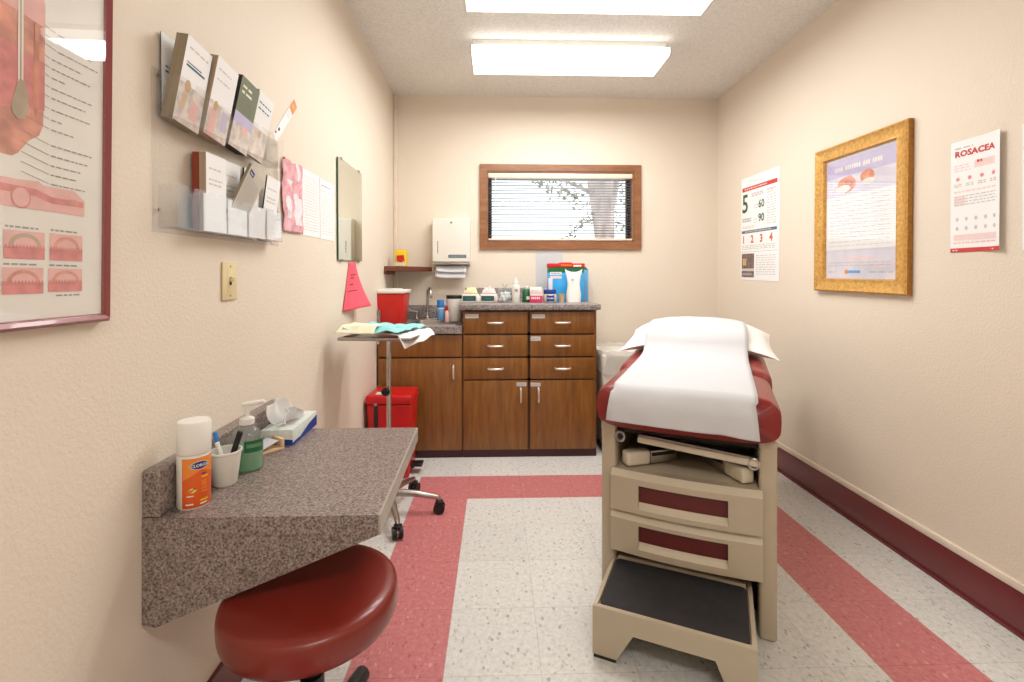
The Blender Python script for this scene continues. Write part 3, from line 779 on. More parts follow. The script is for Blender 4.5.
def drape(name, label, corners, k, z0, amp, seed, drop=None, cat='cloth'):
    """sheet lying on the tray over the given corners (front-left, front-right, back-right, back-left), local to the stand"""
    rq = Vector((seed*3.1, seed*1.7, 0))
    P_ = [Vector((c[0], c[1], 0)) for c in corners]
    def f(u, v):
        p = P_[0]*(1-u)*(1-v)+P_[1]*u*(1-v)+P_[2]*u*v+P_[3]*(1-u)*v
        z = z0+amp*(noise.noise(Vector((p.x*16, p.y*16, 0))+rq)+.6)
        if drop: 
            dz = drop(u, v); z -= dz; 
        return Vector((p.x-.566, p.y+2.545, max(z, 0)))
    b = MB(); b.grid(f, 22, 22, k); o = b.build(name, solid=.0014)
    return tag(o, label, cat)
drape('white_towel', 'white cloth hanging over the right edge of the instrument tray', [(.135, -.285), (.245, -.045), (.19, .06), (.05, -.245)], 'cloth', .962, .010, 1, lambda u, v: .065*max(0, 1-v*2.4)**1.3*(1-.6*u))
drape('teal_drape', 'teal paper drape crumpled over the back of the instrument tray', [(-.165, -.247), (.115, -.264), (.205, .04), (-.125, .10)], 'teal', .972, .022, 2)
drape('cream_drape', 'pale cream drape sagging over the front edge of the instrument tray', [(-.195, -.268), (-.01, -.282), (.01, -.17), (-.15, -.11)], 'creamp', 1.005, .008, 3, lambda u, v: .034*max(0, 1-v*3))

# ------------------------------------------------------------------ exam table (local: x right, y away from the camera)
t = thing('exam_table', 'cream exam table with burgundy cushions, two drawers and a pull-out step', 'exam table', (.682, 1.742, 0), math.radians(-25.5))
for s_ in (-1, 1):
    b = MB(); x0, x1 = (.245, .30) if s_ > 0 else (-.30, -.245)
    b.box(x0, x1, -.020, 1.22, .0005, .676, 'cream', .012, 3); b.box(x0-.001, x1+.001, -.022, 1.222, .650, .684, 'cream', .010, 3)
    b.build('side_panel', t)
b = MB(); b.box(-.2445, .2445, .3999, .402, .515, .64, 'dark'); b.box(-.2445, .2445, .4025, 1.20, .03, .662, 'cream', .004); b.build('base_cabinet_body', t)  # dark panel paints the shade at the back of the shelf opening
b = MB(); b.box(-.2445, .2445, -.004, .3995, .496, .512, 'cream', .004); b.build('storage_shelf', t)
b = MB(); b.box(-.2445, .2445, .02, .3995, .640, .665, 'dark'); b.build('under_plate', t)
b = MB(); b.box(-.212, .212, -.016, .012, .588, .613, 'creaml', .007, 3); b.box(-.21, .21, .0, .03, .606, .616, 'steel', .002)
o = b.build('extension_bar', t, rot=(0, math.radians(4.5), 0), loc=(0, 0, .012))
for s_ in (-1, 1):
    b = MB(); b.T = Matrix.Translation((s_*.228, -.012, .612-.018*s_))
    pts = [(.016*math.cos(a)*1.0, 0, .018*math.sin(a)) for a in [2*PI*q/12 for q in range(13)]]
    b.tube(pts, .005, 'steel', 8); b.cyl((0, .0, 0), (0, .03, 0), .011, 'black'); b.build('bracket_loop', t)
# stowed stirrups
for s_ in (-1, 1):
    st = bpy.data.objects.new('stirrup', None); COL.objects.link(st); st.parent = t
    st.location = (s_*.214, .0, .5125); st.rotation_euler = (0, 0, math.radians(38) if s_ > 0 else math.radians(-50)); st.empty_display_size = .03
    b = MB(); b.box(-.025, .025, -.0, .10, .006, .060, 'creaml', .010, 3); b.build('stirrup_cover', st)
    b = MB(); b.box(-.022, .022, .1005, .22, .008, .056, 'steel', .004); b.box(-.0235 if s_ > 0 else .0215, -.0215 if s_ > 0 else .0235, .105, .21, .036, .050, 'dark'); b.build('stirrup_bar', st)
# drawers
for (z0, z1, r0, r1) in ((.366, .512, .405, .470), (.212, .356, .258, .322)):
    b = MB(); x0, x1 = -.258, .255; rx0, rx1 = -.154, .148
    yf = lambda x: -.045-.018*(1-((x+.001)/.257)**2)       # bowed front
    nx = 24
    def strip(za, zb, xa_, xb_, n=nx, ya=0., yb=0., k='cream'):
        def f(u, v):
            x = xa_+(xb_-xa_)*u; return (x, yf(x)+ya*(1-v)+yb*v, za+(zb-za)*v)
        b.grid(f, n, 1, k)
    strip(z0, r0-.022, x0, x1); strip(r0-.022, r0, x0, rx0, 6); strip(r0-.022, r0, rx1, x1, 6); strip(r0-.022, r0-.010, rx0, rx1, 12, 0, .014, 'creaml'); strip(r0-.010, r0, rx0, rx1, 12, .014, .016, 'creaml')
    strip(r0, r1, x0, rx0, 6); strip(r0, r1, rx1, x1, 6); strip(r1, z1-.020, x0, x1); strip(z1-.020, z1, x0, x1, nx, 0, .022, 'creaml')
    # body behind
    b.poly([(x0, yf(x0), z0), (x0, yf(x0), z1-.02), (x0, yf(x0)+.022, z1), (x0, -.002, z1), (x0, -.002, z0)], 'cream')
    b.poly([(x1, yf(x1), z0), (x1, -.002, z0), (x1, -.002, z1), (x1, yf(x1)+.022, z1), (x1, yf(x1), z1-.02)], 'cream')
    for (zz_, off) in ((z0, 0), (z1, .022)):
        b.poly([(x0+(x1-x0)*q/nx, yf(x0+(x1-x0)*q/nx)+off, zz_) for q in range(nx+1)]+[(x1, -.002, zz_), (x0, -.002, zz_)], 'cream')
    for xx_, sg in ((rx0, 1), (rx1, -1)):
        b.poly([(xx_, yf(xx_), r0-.022), (xx_, yf(xx_), r1), (xx_, yf(xx_)+.018, r1), (xx_, yf(xx_)+.018, r0-.010)], 'cream')
    b.poly([(rx0+(rx1-rx0)*q/12, yf(rx0+(rx1-rx0)*q/12), r1) for q in range(13)]+[(rx1-(rx1-rx0)*q/12, yf(rx1-(rx1-rx0)*q/12)+.018, r1) for q in range(13)], 'cream')
    dr = b.build('drawer', t)
    b = MB(); b.grid(lambda u, v: (rx0+(rx1-rx0)*u, yf(rx0+(rx1-rx0)*u)+.017, r0-.004+(r1-r0+.004)*v), 12, 1, 'redin'); b.build('drawer_insert', dr, label='burgundy insert in the drawer front')
    b = MB(); b.box(-.235, .235, 0, .38, z0+.01, z1-.02, 'cream'); b.build('drawer_box', dr)
# step
b = MB(); fx = [(-.258, 0.012), (-.258, .168), (.224, .168), (.224, .012), (.150, .012), (.112, .102), (-.128, .102), (-.180, .012)]
b.prism([(p[0], -.320, p[1]) for p in fx], (0, .016, 0), 'cream')
for (x0, x1) in ((-.2575, -.244), (.210, .2235)): b.box(x0, x1, -.304, .10, .012, .168, 'cream', .001)
b.box(-.244, .210, -.304, .10, .140, .158, 'cream')
st = b.build('step', t)
b = MB()
lp = rr_(-.240, .206, -.300, -.020, .02, .1585)
b.prism([(p[0], p[1], p[2]) for p in lp], (0, 0, .0085), 'rubber'); b.build('step_mat', st)
for xx in (-.219, .187):
    b = MB(); b.box(xx-.036, xx+.036, -.318, -.292, .0, .0115, 'black'); b.build('step_foot', st)
b = MB(); b.box(-.235, .205, -.017, .0, .1585, .176, 'cream', .003); b.box(-.243, .243, .11, .13, .02, .205, 'dark'); b.build('step_rail', t)  # the dark sheet behind the rail paints the shade under the drawers
# cushions
def cushion(name, y0, y1, hw_, z0, z1, tilt=0., bul=.5):
    b = MB(); ny, na = 20, 40
    def f(u, v):
        y = y0+(y1-y0)*v
        e = min(1., (1-abs(2*v-1))/ .16); k = (1-(1-e)**2.4)**.5 if e < 1 else 1.
        a = 2*PI*u; c, s_ = math.cos(a), math.sin(a)
        w_ = (hw_-.06*(1-k)); h_ = (z1-z0)/2*(.30+.70*k) if v not in (0, 1) else (z1-z0)/2*.30
        return (w_*math.copysign(abs(c)**.33, c), y, (z0+z1)/2+h_*math.copysign(abs(s_)**.55, s_)+tilt*(y-y0))
    b.grid(f, na, ny, 'vinyl'); b.poly([f(q/na, 0) for q in range(na)], 'vinyl'); b.poly([f(q/na, 1) for q in range(na)], 'vinyl')
    bm_ = b.build(name, t, ang=60); return bm_
cushion('seat_cushion', -.085, .40, .311, .674, .838)
cushion('back_cushion', .405, 1.40, .326, .690, .838, .045)
# pillow and paper roll strip
PC, PHH = .936, .060
def ptop(x, y):
    a, c = x/.355, (y-.95)/.26
    if abs(c) >= 1 or abs(a) >= 1: return 0
    return PC+PHH*max(0, (1-abs(a)**3.2))**.55*max(0, (1-abs(c)**2.6))**.55+.030*c-.055*abs(a)**3+.007
pil = MB()
def pf(u, v, s_):
    a, c = 2*u-1, 2*v-1
    h = PHH*max(0, (1-abs(a)**3.2))**.55*max(0, (1-abs(c)**2.6))**.55
    h += .006*noise.noise(Vector((a*4, c*4, s_)))*(1-abs(a))
    ext = 1+.05*abs(a*c)**2
    zz_ = PC+(h if s_ > 0 else -h*1.0)+.030*c
    zz_ += -.055*abs(a)**3
    return (.355*a*ext, .95+.26*c*ext, zz_)
pil.grid(lambda u, v: pf(u, v, 1), 36, 24, 'cloth'); pil.grid(lambda u, v: pf(u, v, -1), 36, 24, 'cloth')
o = pil.build('pillow', None, loc=(.682, 1.742, 0), rot=(0, 0, math.radians(-25.5)), ang=70)
tag(o, 'white pillow under the paper at the head of the exam table', 'pillow')
prof = [(-.118, .714), (-.116, .76), (-.104, .80), (-.075, .838), (-.03, .846), (.15, .848), (.40, .852), (.60, .862), (.67, .895), (.72, .948), (.78, .980), (.86, .99), (.95, .995), (1.04, .995), (1.14, .985), (1.20, .95), (1.24, .92)]
def along(s):
    q = s*(len(prof)-1); i = min(int(q), len(prof)-2); f = q-i
    p0 = prof[max(i-1, 0)]; p1 = prof[i]; p2 = prof[i+1]; p3 = prof[min(i+2, len(prof)-1)]
    r = []
    for d in (0, 1):
        m1 = (p2[d]-p0[d])/2; m2 = (p3[d]-p1[d])/2
        r.append((2*f**3-3*f**2+1)*p1[d]+(f**3-2*f**2+f)*m1+(-2*f**3+3*f**2)*p2[d]+(f**3-f**2)*m2)
    return r
def pap(u, v):
    y, z = along(v); wv = .238+(.012*max(0, (.16-v)/.16) if v < .16 else 0); x = (2*u-1)*wv+(-.008 if v < .16 else 0)
    edge = abs(2*u-1)
    if v < .22:
        k = max(0, (.2-v)/.2); y -= .012*k*abs(math.sin(3.3*u+.6))+.006*k*noise.noise(Vector((u*6, v*14, 3)))
        z -= .012*k*(u-.5)
    z = max(z, ptop(x, y))
    return (x, y, z+.0015*noise.noise(Vector((u*7, v*12, 1))))
b = MB(); b.grid(pap, 24, 80, 'paper')
o = b.build('exam_table_paper', None, loc=(.682, 1.742, 0), rot=(0, 0, math.radians(-25.5)), solid=.0012, ang=80)
tag(o, 'long white paper sheet running over the exam table cushions and pillow', 'paper')

# ------------------------------------------------------------------ wall desk
DX, DF, DY0, DY1, DZ = -.264, -.284, 1.097, 1.735, .70
def xw(y): return xl(y, .001)
t = thing('wall_desk', 'grey speckled wall-mounted desk with tapered end panel above the stool', 'desk')
b = MB(); b.prism([(xw(DY0), DY0, .655), (DX-.004, DY0, .655), (DF-.004, DY1, .655), (xw(DY1), DY1, .655)], (0, 0, .045), 'granite', 'granite'); b.build('desk_top', t)
b = MB(); b.prism([(DX-.0038, DY0, .6552), (DX+.001, DY0, .6552), (DF+.001, DY1, .6552), (DF-.0038, DY1, .6552)], (0, 0, .0446), 'edge'); b.build('edge_band', t, label='pale edge band along the front of the desk')
for y0 in (DY0+.0, DY1-.02):
    b = MB(); b.prism([(xw(y0), y0, .6545), (xw(y0), y0, .462), (xw(y0)+.03, y0, .456), ((DX if y0 == DY0 else DF)-.004, y0, .6545)], (0, .02, 0), 'granite'); b.build('end_panel', t)
b = MB(); b.prism([(xw(DY0), DY0, .7005), (xw(DY0)+.040, DY0, .7005), (xw(DY1)+.040, DY1, .7005), (xw(DY1), DY1, .7005)], (0, 0, .105), 'granite')
o = b.build('backsplash', t); md = o.modifiers.new('bevel', 'BEVEL'); md.width = .004; md.segments = 2; md.limit_method = 'ANGLE'

# stool
t = thing('stool', 'round burgundy swivel stool tucked under the wall desk', 'stool', (-.437, 1.155, 0))
b = MB(); b.lathe([(0, .430), (.15, .430), (.180, .432), (.190, .437), (.195, .447), (.197, .460), (.1975, .475), (.197, .488), (.195, .497), (.190, .504), (.182, .508), (.165, .5095), (.10, .5105), (0, .511)], 'seatv', seg=64); b.build('seat', t, ang=70)
b = MB(); b.lathe([(0, .41), (.10, .41), (.10, .4295), (0, .4295)], 'black', seg=24); b.tube([(.0, -.03, .395), (-.02, -.12, .388), (-.03, -.185, .382)], .006, 'black', 8); b.build('seat_plate', t)
b = MB(); b.cyl((0, 0, .11), (0, 0, .30), .027, 'black'); b.cyl((0, 0, .30), (0, 0, .4095), .020, 'black'); b.build('gas_column', t)
b = MB(); b.lathe([(0, .065), (.045, .07), (.045, .12), (.03, .135), (0, .135)], 'black'); b.build('hub', t)
for q in range(5):
    a = math.radians(80+72*q); ca_, sa_ = math.cos(a), math.sin(a)
    b = MB(); b.tube([(.02*ca_, .02*sa_, .105), (.16*ca_, .16*sa_, .098), (.262*ca_, .262*sa_, .085)], [.03, .026, .023], 'black', 12); lg = b.build('leg', t)
    b = MB(); c = Vector((.262*ca_, .262*sa_, .028)); p = Vector((-sa_, ca_, 0))
    b.cyl(c+p*.006, c+p*.024, .028, 'black', seg=18); b.cyl(c-p*.006, c-p*.024, .028, 'black', seg=18); b.cyl(c, c+Vector((0, 0, .045)), .008, 'steel', seg=8); b.build('caster', lg)

# ------------------------------------------------------------------ things on the desk
# spray can
R = .0345
def cylw(r, a0):
    return lambda x, y: (r*math.cos(a0+x/r), r*math.sin(a0+x/r), y)
t = thing('spray_can', 'tall white capped aerosol can with an orange label at the front of the desk', 'spray can', (-.716, 1.162, DZ+.0005))
b = MB()
def kf(i, a):
    if i < 2: return 'white'
    aa = (a-255) % 360
    if aa < 175: return 'orange'
    return 'creamp'
b.lathe([(0, 0), (R-.002, 0), (R, .004), (R, .118), (R-.003, .124), (0, .124)], 'creamp', seg=72, kf=lambda i, a: ('orange' if ((a-262) % 360) < 150 and i == 2 else 'offw'))
def patch(a0, a1, zlo, zhi, k, n=20, r=R+.0004):
    b.grid(lambda u, v: (r*math.cos(math.radians(a0+(a1-a0)*u)), r*math.sin(math.radians(a0+(a1-a0)*u)), zlo(u)+(zhi(u)-zlo(u))*v), n, 1, k)
patch(263, 325, lambda u: .068+.022*u, lambda u: .1175, 'orangel'); patch(325, 410, lambda u: .09-.02*u, lambda u: .1175, 'orangel')
patch(285, 357, lambda u: .1005-.0098*math.sin(PI*u)**.6, lambda u: .1005+.0098*math.sin(PI*u)**.6, 'white', 24, R+.0006)
patch(287, 355, lambda u: .1005-.0087*math.sin(PI*u)**.6, lambda u: .1005+.0087*math.sin(PI*u)**.6, 'navy', 24, R+.0008)
b.text('CLOROX', .0092, 'white', lambda x, y: (cylw(R+.0012, math.radians(321))(x, .0973+y)), 'CENTER', .0002)
patch(283, 312, lambda u: .045-.006*math.sin(PI*u), lambda u: .045+.006*math.sin(PI*u), 'yellow', r=R+.0006)
patch(287, 308, lambda u: .0445-.003*math.sin(2*PI*u), lambda u: .0475-.003*math.sin(2*PI*u), 'navy', r=R+.0008)
for q, (w_, zz_, k) in enumerate(((18, .078, 'navy'), (26, .071, 'yellow'), (18, .061, 'orangel'), (18, .056, 'orangel'), (18, .051, 'orangel'), (22, .044, 'orangel'), (22, .037, 'orangel'))):
    patch(326, 326+w_, lambda u: zz_, lambda u: zz_+.003, k, 8, R+.0006)
patch(278, 300, lambda u: .031, lambda u: .0335, 'white', 8, R+.0006); patch(274, 300, lambda u: .012, lambda u: .015, 'white', 8, R+.0006); patch(322, 352, lambda u: .017, lambda u: .021, 'yellow', 8, R+.0006); patch(322, 348, lambda u: .010, lambda u: .013, 'white', 8, R+.0006)
b.build('body', t)
b = MB(); b.lathe([(R-.001, .1245), (R+.001, .128), (R+.001, .194), (R-.002, .199), (R-.010, .2005), (0, .2005)], 'white', seg=48); b.build('cap', t)

# cup and pens
t = thing('foam_cup', 'white foam cup holding pens beside the orange aerosol can', 'cup', (-.708, 1.278, DZ+.0005))
b = MB(); b.lathe([(0, 0), (.027, 0), (.0285, .002), (.0375, .080), (.040, .082), (.040, .087), (.036, .087), (.026, .006), (0, .006)], 'offw', seg=40); b.build('cup_body', t)
CX_, CY_ = -.708, 1.278
def pen(name, label, p0, p1, r, body, cap, capfrom, cat='pen', tip=None):
    p0, p1 = Vector(p0), Vector(p1); d = p1-p0
    o0 = p0.copy(); 
    t = thing(name, label, cat, tuple(o0))
    b = MB(); b.tube([d*0.0, d*.04, d*capfrom], [r*.5, r, r], body, 12); b.build('barrel', t)
    b = MB(); b.tube([d*(capfrom+.002), d*.985, d], [r*1.12, r*1.1, r*.7], cap, 12); b.build('cap', t)
pen('marker', 'black marker standing in the foam cup', (CX_-.004, CY_+.004, DZ+.0075), (CX_+.026, CY_+.026, DZ+.128), .0065, 'black', 'black', .5, 'marker')
pen('pen', 'white pen with a blue end leaning left in the foam cup', (CX_+.010, CY_-.006, DZ+.0075), (CX_-.030, CY_+.006, DZ+.132), .0048, 'white', 'cyan', .80)
pen('pen', 'white pen with a purple cap lower in the foam cup', (CX_+.014, CY_+.004, DZ+.0075), (CX_-.012, CY_-.018, DZ+.112), .0045, 'white', 'white', .6)
# sanitizer
t = thing('pump_bottle', 'clear pump bottle of green hand gel behind the foam cup', 'bottle', (-.700, 1.372, DZ+.0005))
b = MB(); pr = [(0, 0), (.038, 0), (.0425, .005), (.0425, .082), (.039, .1), (.025, .115), (.016, .120), (.016, .125)]
b.lathe(pr, 'jar', seg=40, sx=1., sy=.8); b.build('body', t)
b = MB(); b.lathe([(0, .003), (.036, .003), (.040, .008), (.040, .064), (0, .064)], 'gel', seg=40, sy=.8); b.build('hand_gel', t)
b = MB(); b.grid(lambda u, v: (.0433*math.cos(math.radians(282+80*u)), .0433*.8*math.sin(math.radians(282+80*u)), .055+.032*v), 12, 1, 'green'); b.grid(lambda u, v: (.0435*math.cos(math.radians(290+60*u)), .0435*.8*math.sin(math.radians(290+60*u)), .068+.010*v), 12, 1, 'gel'); b.build('bottle_label', t)
b = MB(); b.lathe([(.0175, .1255), (.019, .127), (.019, .142), (.012, .146), (.006, .148), (.0055, .176), (0, .176)], 'white', seg=24)
b.tube([(-.012, -.002, .180), (.006, .004, .181), (.040, .012, .186), (.046, .013, .182)], [.006, .008, .0055, .004], 'white', 10); b.build('pump_head', t)
# wooden tray and card, tissue box
t = thing('wooden_holder', 'small light wooden holder between the pump bottle and tissue box', 'holder', (-.722, 1.502, DZ+.0005), math.radians(-38))
b = MB(); b.box(-.034, .034, -.055, .055, 0, .010, 'tanl', .003); b.box(-.034, .034, .043, .055, .010, .036, 'tanl', .003); b.box(-.034, .034, -.055, -.047, .010, .018, 'tanl', .002); b.build('holder_body', t)
b = MB(); b.box(-.026, .030, -.040, .036, .0, .0015, 'paper'); b.box(-.010, .02, -.03, -.012, .0015, .0019, 'blue2')
o = b.build('paper_card', loc=(-.720, 1.499, DZ+.022), rot=(math.radians(14), 0, math.radians(-30))); tag(o, 'small white card lying on the light wooden holder', 'card')
t = thing('tissue_box', 'white and blue box of tissues against the desk backsplash', 'tissue box', (-.703, 1.663, DZ+.0005), math.radians(2))
hx, hy, hz = .050, .112, .052
b = MB(); b.box(-hx, hx, -hy, hy, 0, hz, 'boxw', .0012)
b.prism([(hx+.0003, -hy, .002), (hx+.0003, hy, .002), (hx+.0003, hy, .038), (hx+.0003, hy*.3, .030), (hx+.0003, -hy*.4, .012), (hx+.0003, -hy, .012)], (.0005, 0, 0), 'blued')
b.prism([(-hx, -hy-.0003, .002), (hx, -hy-.0003, .002), (hx, -hy-.0003, .020), (0, -hy-.0003, .024), (-hx, -hy-.0003, .028)], (0, -.0005, 0), 'blued')
b.prism([(p[0]*1.0, p[1], hz+.0002) for p in rr_(-.03, .03, -.075, .075, .028, 0)], (0, 0, .0006), 'printlight'); b.build('box_body', t)
b = MB()
def tis(u, v):
    a = 2*u-1; w_ = .066+.026*math.sin(PI*v)-.020*v
    return (-.006-.012*v+.020*math.sin(2.2*a+.6)*(1-.4*v)+.012*math.sin(7*a)*v, .005+w_*a*(1.05-.15*v)-.058*v, hz+.001+v*(.088-.026*(a+.25)**2)+.004*math.sin(9*a)*v)
b.grid(tis, 36, 14, 'tissue')
def tis2(u, v):
    a = 2*u-1; w_ = .05+.020*math.sin(PI*v)-.022*v
    return (.014+.016*v+.014*math.sin(2.6*a-.4)+.008*math.sin(8*a)*v, -.012+w_*a-.050*v, hz+.001+v*(.060-.02*a*a))
b.grid(tis2, 30, 12, 'tissue')
o = b.build('tissue', t, ang=70, solid=.0008)

# ------------------------------------------------------------------ left wall
def on_left(name, label, cat, y, z, tilt=0., off=.0008, group=None):
    t = thing(name, label, cat, leftloc(y, z, off), 0, group); t.rotation_euler = (math.radians(tilt), 0, RZL); return t
def on_right(name, label, cat, y, z, tilt=0., off=.0008, group=None):
    t = thing(name, label, cat, (XR-off, y, z), 0, group); t.rotation_euler = (math.radians(-tilt), 0, PI); return t
def bars(b, x, y0, y1, zs, k, h=.004, seed=1, words=True, step=.012):
    r = random.Random(seed)
    for z in zs:
        y = y0
        while y < y1-.004:
            w_ = r.uniform(.6, 1.8)*step if words else y1-y0
            w_ = min(w_, y1-y); b.poly([(x, y, z), (x, y+w_, z), (x, y+w_, z+h), (x, y, z+h)], k); y += w_+step*.35
# anatomical poster : local y = Y-.985 , z = Z-1.15
t = on_left('framed_chart', 'large framed skin anatomy chart in a burgundy frame cut by the left edge', 'framed poster', .985, 1.150, 0)
FW, FH = .66, .83
t.rotation_euler.y = math.radians(.5)
b = MB()
def fr(b, y0, y1, z0, z1, w_, x0, x1, k, prof=None):
    o = [(y0, z0), (y1, z0), (y1, z1), (y0, z1)]; i = [(y0+w_, z0+w_), (y1-w_, z0+w_), (y1-w_, z1-w_), (y0+w_, z1-w_)]
    prof = prof or [(0, x0), (0, x1*.7), (.35, x1), (.75, x1*.85), (1, x1*.45), (1, x0)]
    for q in range(4):
        r = (q+1) % 4
        A = [b.addv((p[1], o[q][0]+(i[q][0]-o[q][0])*p[0], o[q][1]+(i[q][1]-o[q][1])*p[0])) for p in prof]
        B = [b.addv((p[1], o[r][0]+(i[r][0]-o[r][0])*p[0], o[r][1]+(i[r][1]-o[r][1])*p[0])) for p in prof]
        for s_ in range(len(prof)):
            s2 = (s_+1) % len(prof); b.f.append([A[s_], A[s2], B[s2], B[s_]]); b.mi.append(b.m(k if s_ != 0 or k != 'gold' else 'goldd'))
fr(b, -FW, 0, 0, FH, .017, 0, .022, 'burg'); b.build('frame', t)
b = MB(); X_ = .012
b.box(.001, X_, -FW+.012, -.012, .012, FH-.012, 'chart')
L = lambda Y_, Z_, dx=.0006: (X_+dx, Y_-.985, Z_-1.15)
def pl(pts, k, dx=.0006): b.poly([L(p[0], p[1], dx) for p in pts], k)
pl([(.50, 1.43), (.79, 1.43), (.80, 1.437), (.818, 1.462), (.836, 1.475), (.843, 1.494), (.845, 1.60), (.845, 1.69), (.50, 1.72)], 'pink3')
pl([(.50, 1.56), (.70, 1.54), (.76, 1.50), (.845, 1.52), (.845, 1.60), (.5, 1.64)], 'pink2', .0009)
pl([(.50, 1.69), (.845, 1.66), (.845, 1.70), (.84, 1.712), (.50, 1.74)], 'pink1', .0009)
pl([(.797, 1.72), (.800, 1.72), (.801, 1.55), (.798, 1.55)], 'chart', .0013); pl([(.803, 1.72), (.806, 1.72), (.807, 1.55), (.804, 1.55)], 'chart', .0013); pl([(.800, 1.72), (.803, 1.72), (.804, 1.55), (.801, 1.55)], 'bulb', .0013)
pl([(.800, 1.556), (.793, 1.535), (.787, 1.51), (.791, 1.496), (.80, 1.491), (.811, 1.496), (.817, 1.515), (.814, 1.54), (.809, 1.556)], 'bulb', .0014)
pl([(.826, 1.66), (.834, 1.66), (.834, 1.52), (.829, 1.50), (.824, 1.52)], 'skin', .0012)
for q, z in enumerate((1.66, 1.645, 1.63, 1.612, 1.596, 1.58, 1.562, 1.545, 1.525, 1.507, 1.490, 1.463, 1.445, 1.428, 1.412, 1.396)):
    y0 = .858 if q > 2 else .87
    bars(b, X_+.0006, y0-.985, y0-.985+(.05, .07, .085, .06, .08, .03, .085, .07, .08, .025, .05, .085, .08, .06)[q % 14], [z-1.15], 'printgrey', .0024, q, step=.008)
    b.poly([L(.805, z+.012), L(y0-.004, z+.001), L(y0-.004, z+.0022), L(.805, z+.0132)], 'printgrey')
pl([(.42, 1.395), (.80, 1.394), (.835, 1.398), (.845, 1.392), (.905, 1.394), (.928, 1.378), (.928, 1.350), (.42, 1.346)], 'pink1')
pl([(.42, 1.385), (.83, 1.384), (.86, 1.375), (.925, 1.376), (.925, 1.366), (.86, 1.364), (.83, 1.372), (.42, 1.374)], 'pink2', .0009)
def disc(cy_, cz_, ry, rz_, k, dx=.0011, n=18, a0=0, a1=360):
    pl([(cy_+ry*math.cos(math.radians(a0+(a1-a0)*q/n)), cz_+rz_*math.sin(math.radians(a0+(a1-a0)*q/n))) for q in range(n+(1 if a1-a0 < 360 else 0))], k, dx)
disc(.805, 1.366, .017, .018, 'pink2'); disc(.805, 1.366, .0145, .0155, 'pink1', .0014)
disc(.903, 1.372, .012, .006, 'pink3')
for (y0, y1, z0, z1, sd) in ((.69, .76, 1.266, 1.311, 0), (.69, .76, 1.208, 1.251, 3), (.778, .848, 1.266, 1.312, 1), (.857, .924, 1.266, 1.313, 2), (.776, .846, 1.209, 1.252, 4), (.855, .924, 1.211, 1.252, 5)):
    pl([(y0, z0), (y1, z0), (y1, z1), (y0, z1)], 'pink1'); zm = z0+(z1-z0)*.45; yc = (y0+y1)/2; r = (y1-y0)*.40
    disc(yc, zm, r, (z1-zm)*.85, 'bulb' if sd in (1, 3) else 'pink3', .0009, 16, 0, 180)
    disc(yc, zm, r*.75, (z1-zm)*.6, 'pink1', .0012, 16, 0, 180)
    n = 12
    for q in range(n): ya = y0+(y1-y0)*q/n; pl([(ya, zm-.003), (ya+(y1-y0)/n, zm-.003), (ya+(y1-y0)/n/2, zm+.004)], 'pink2', .0014)
    bars(b, X_+.0006, y0-.985+.002, y1-.985-.012, [z1-1.15+.004], 'printgrey', .0028, sd+30, step=.008)
    pl([(y0, z0), (y1, z0), (y1, zm-.002), (y0, zm-.002)], 'pink2', .0008)
bars(b, X_+.0006, .87-.985, .925-.985, [1.203-1.15], 'printgrey', .0028, 77, step=.008)
b.build('chart_print', t)
b = MB(); b.box(.0150, .0165, -FW+.015, -.015, .015, FH-.015, 'glass'); b.build('glazing', t)

# brochure rack : local y = Y-1.13, z = Z-1.345 (before the small tilt)
RT = .9
t = on_left('brochure_rack', 'clear acrylic two-row brochure rack on the left wall', 'rack', 1.13, 1.345, RT)
b = MB(); b.box(.0, .004, 0, .655, -.004, .375, 'acrylic', .0015); b.build('back_panel', t)
YS = [.015, .125, .238, .355, .473, .580]
for (nm, z0, zf, dep) in (('upper_pocket_row', .262, .362, .052), ('lower_pocket_row', .006, .110, .046)):
    b = MB()
    z1 = zf
    b.box(.0045, dep, YS[0], YS[-1], z0, z0+.003, 'acrylic')
    for q in range(5):
        y0, y1 = YS[q], YS[q+1]; ym = (y0+y1)/2; rn = .012
        pts = [(dep, y0, z0), (dep, y1, z0), (dep, y1, z1)]
        pts += [(dep, ym+rn*math.cos(a), z1-rn*1.4*math.sin(a)) for a in [PI*k/8 for k in range(9)]]
        pts += [(dep, y0, z1)]
        b.prism(pts, (.0025, 0, 0), 'acrylic')
    o = b.build(nm, t)
    for q in range(6):
        b = MB(); b.box(.0045, dep-.0002, YS[q]-.001, YS[q]+.001, z0+.0032, z1-.002, 'acrylic'); b.build('divider', o)
for (yy, zz_) in ((.018, .36), (.018, .05), (.64, .36), (.64, .04)):
    b = MB(); b.lathe([(0, 0), (.0045, 0), (.004, .002), (0, .003)], 'steel', seg=12)
    b.build('screw', t, loc=(.004, yy, zz_), rot=(0, PI/2, 0))
def rackpt(y, z, off):
    """rack-local point to world"""
    th = math.radians(RT); yy = y*math.cos(th)-z*math.sin(th); zz_ = y*math.sin(th)+z*math.cos(th)
    return (xl(1.13)+.0008+off*math.cos(RZL)-yy*math.sin(RZL), 1.13+off*math.sin(RZL)+yy*math.cos(RZL), 1.345+zz_)
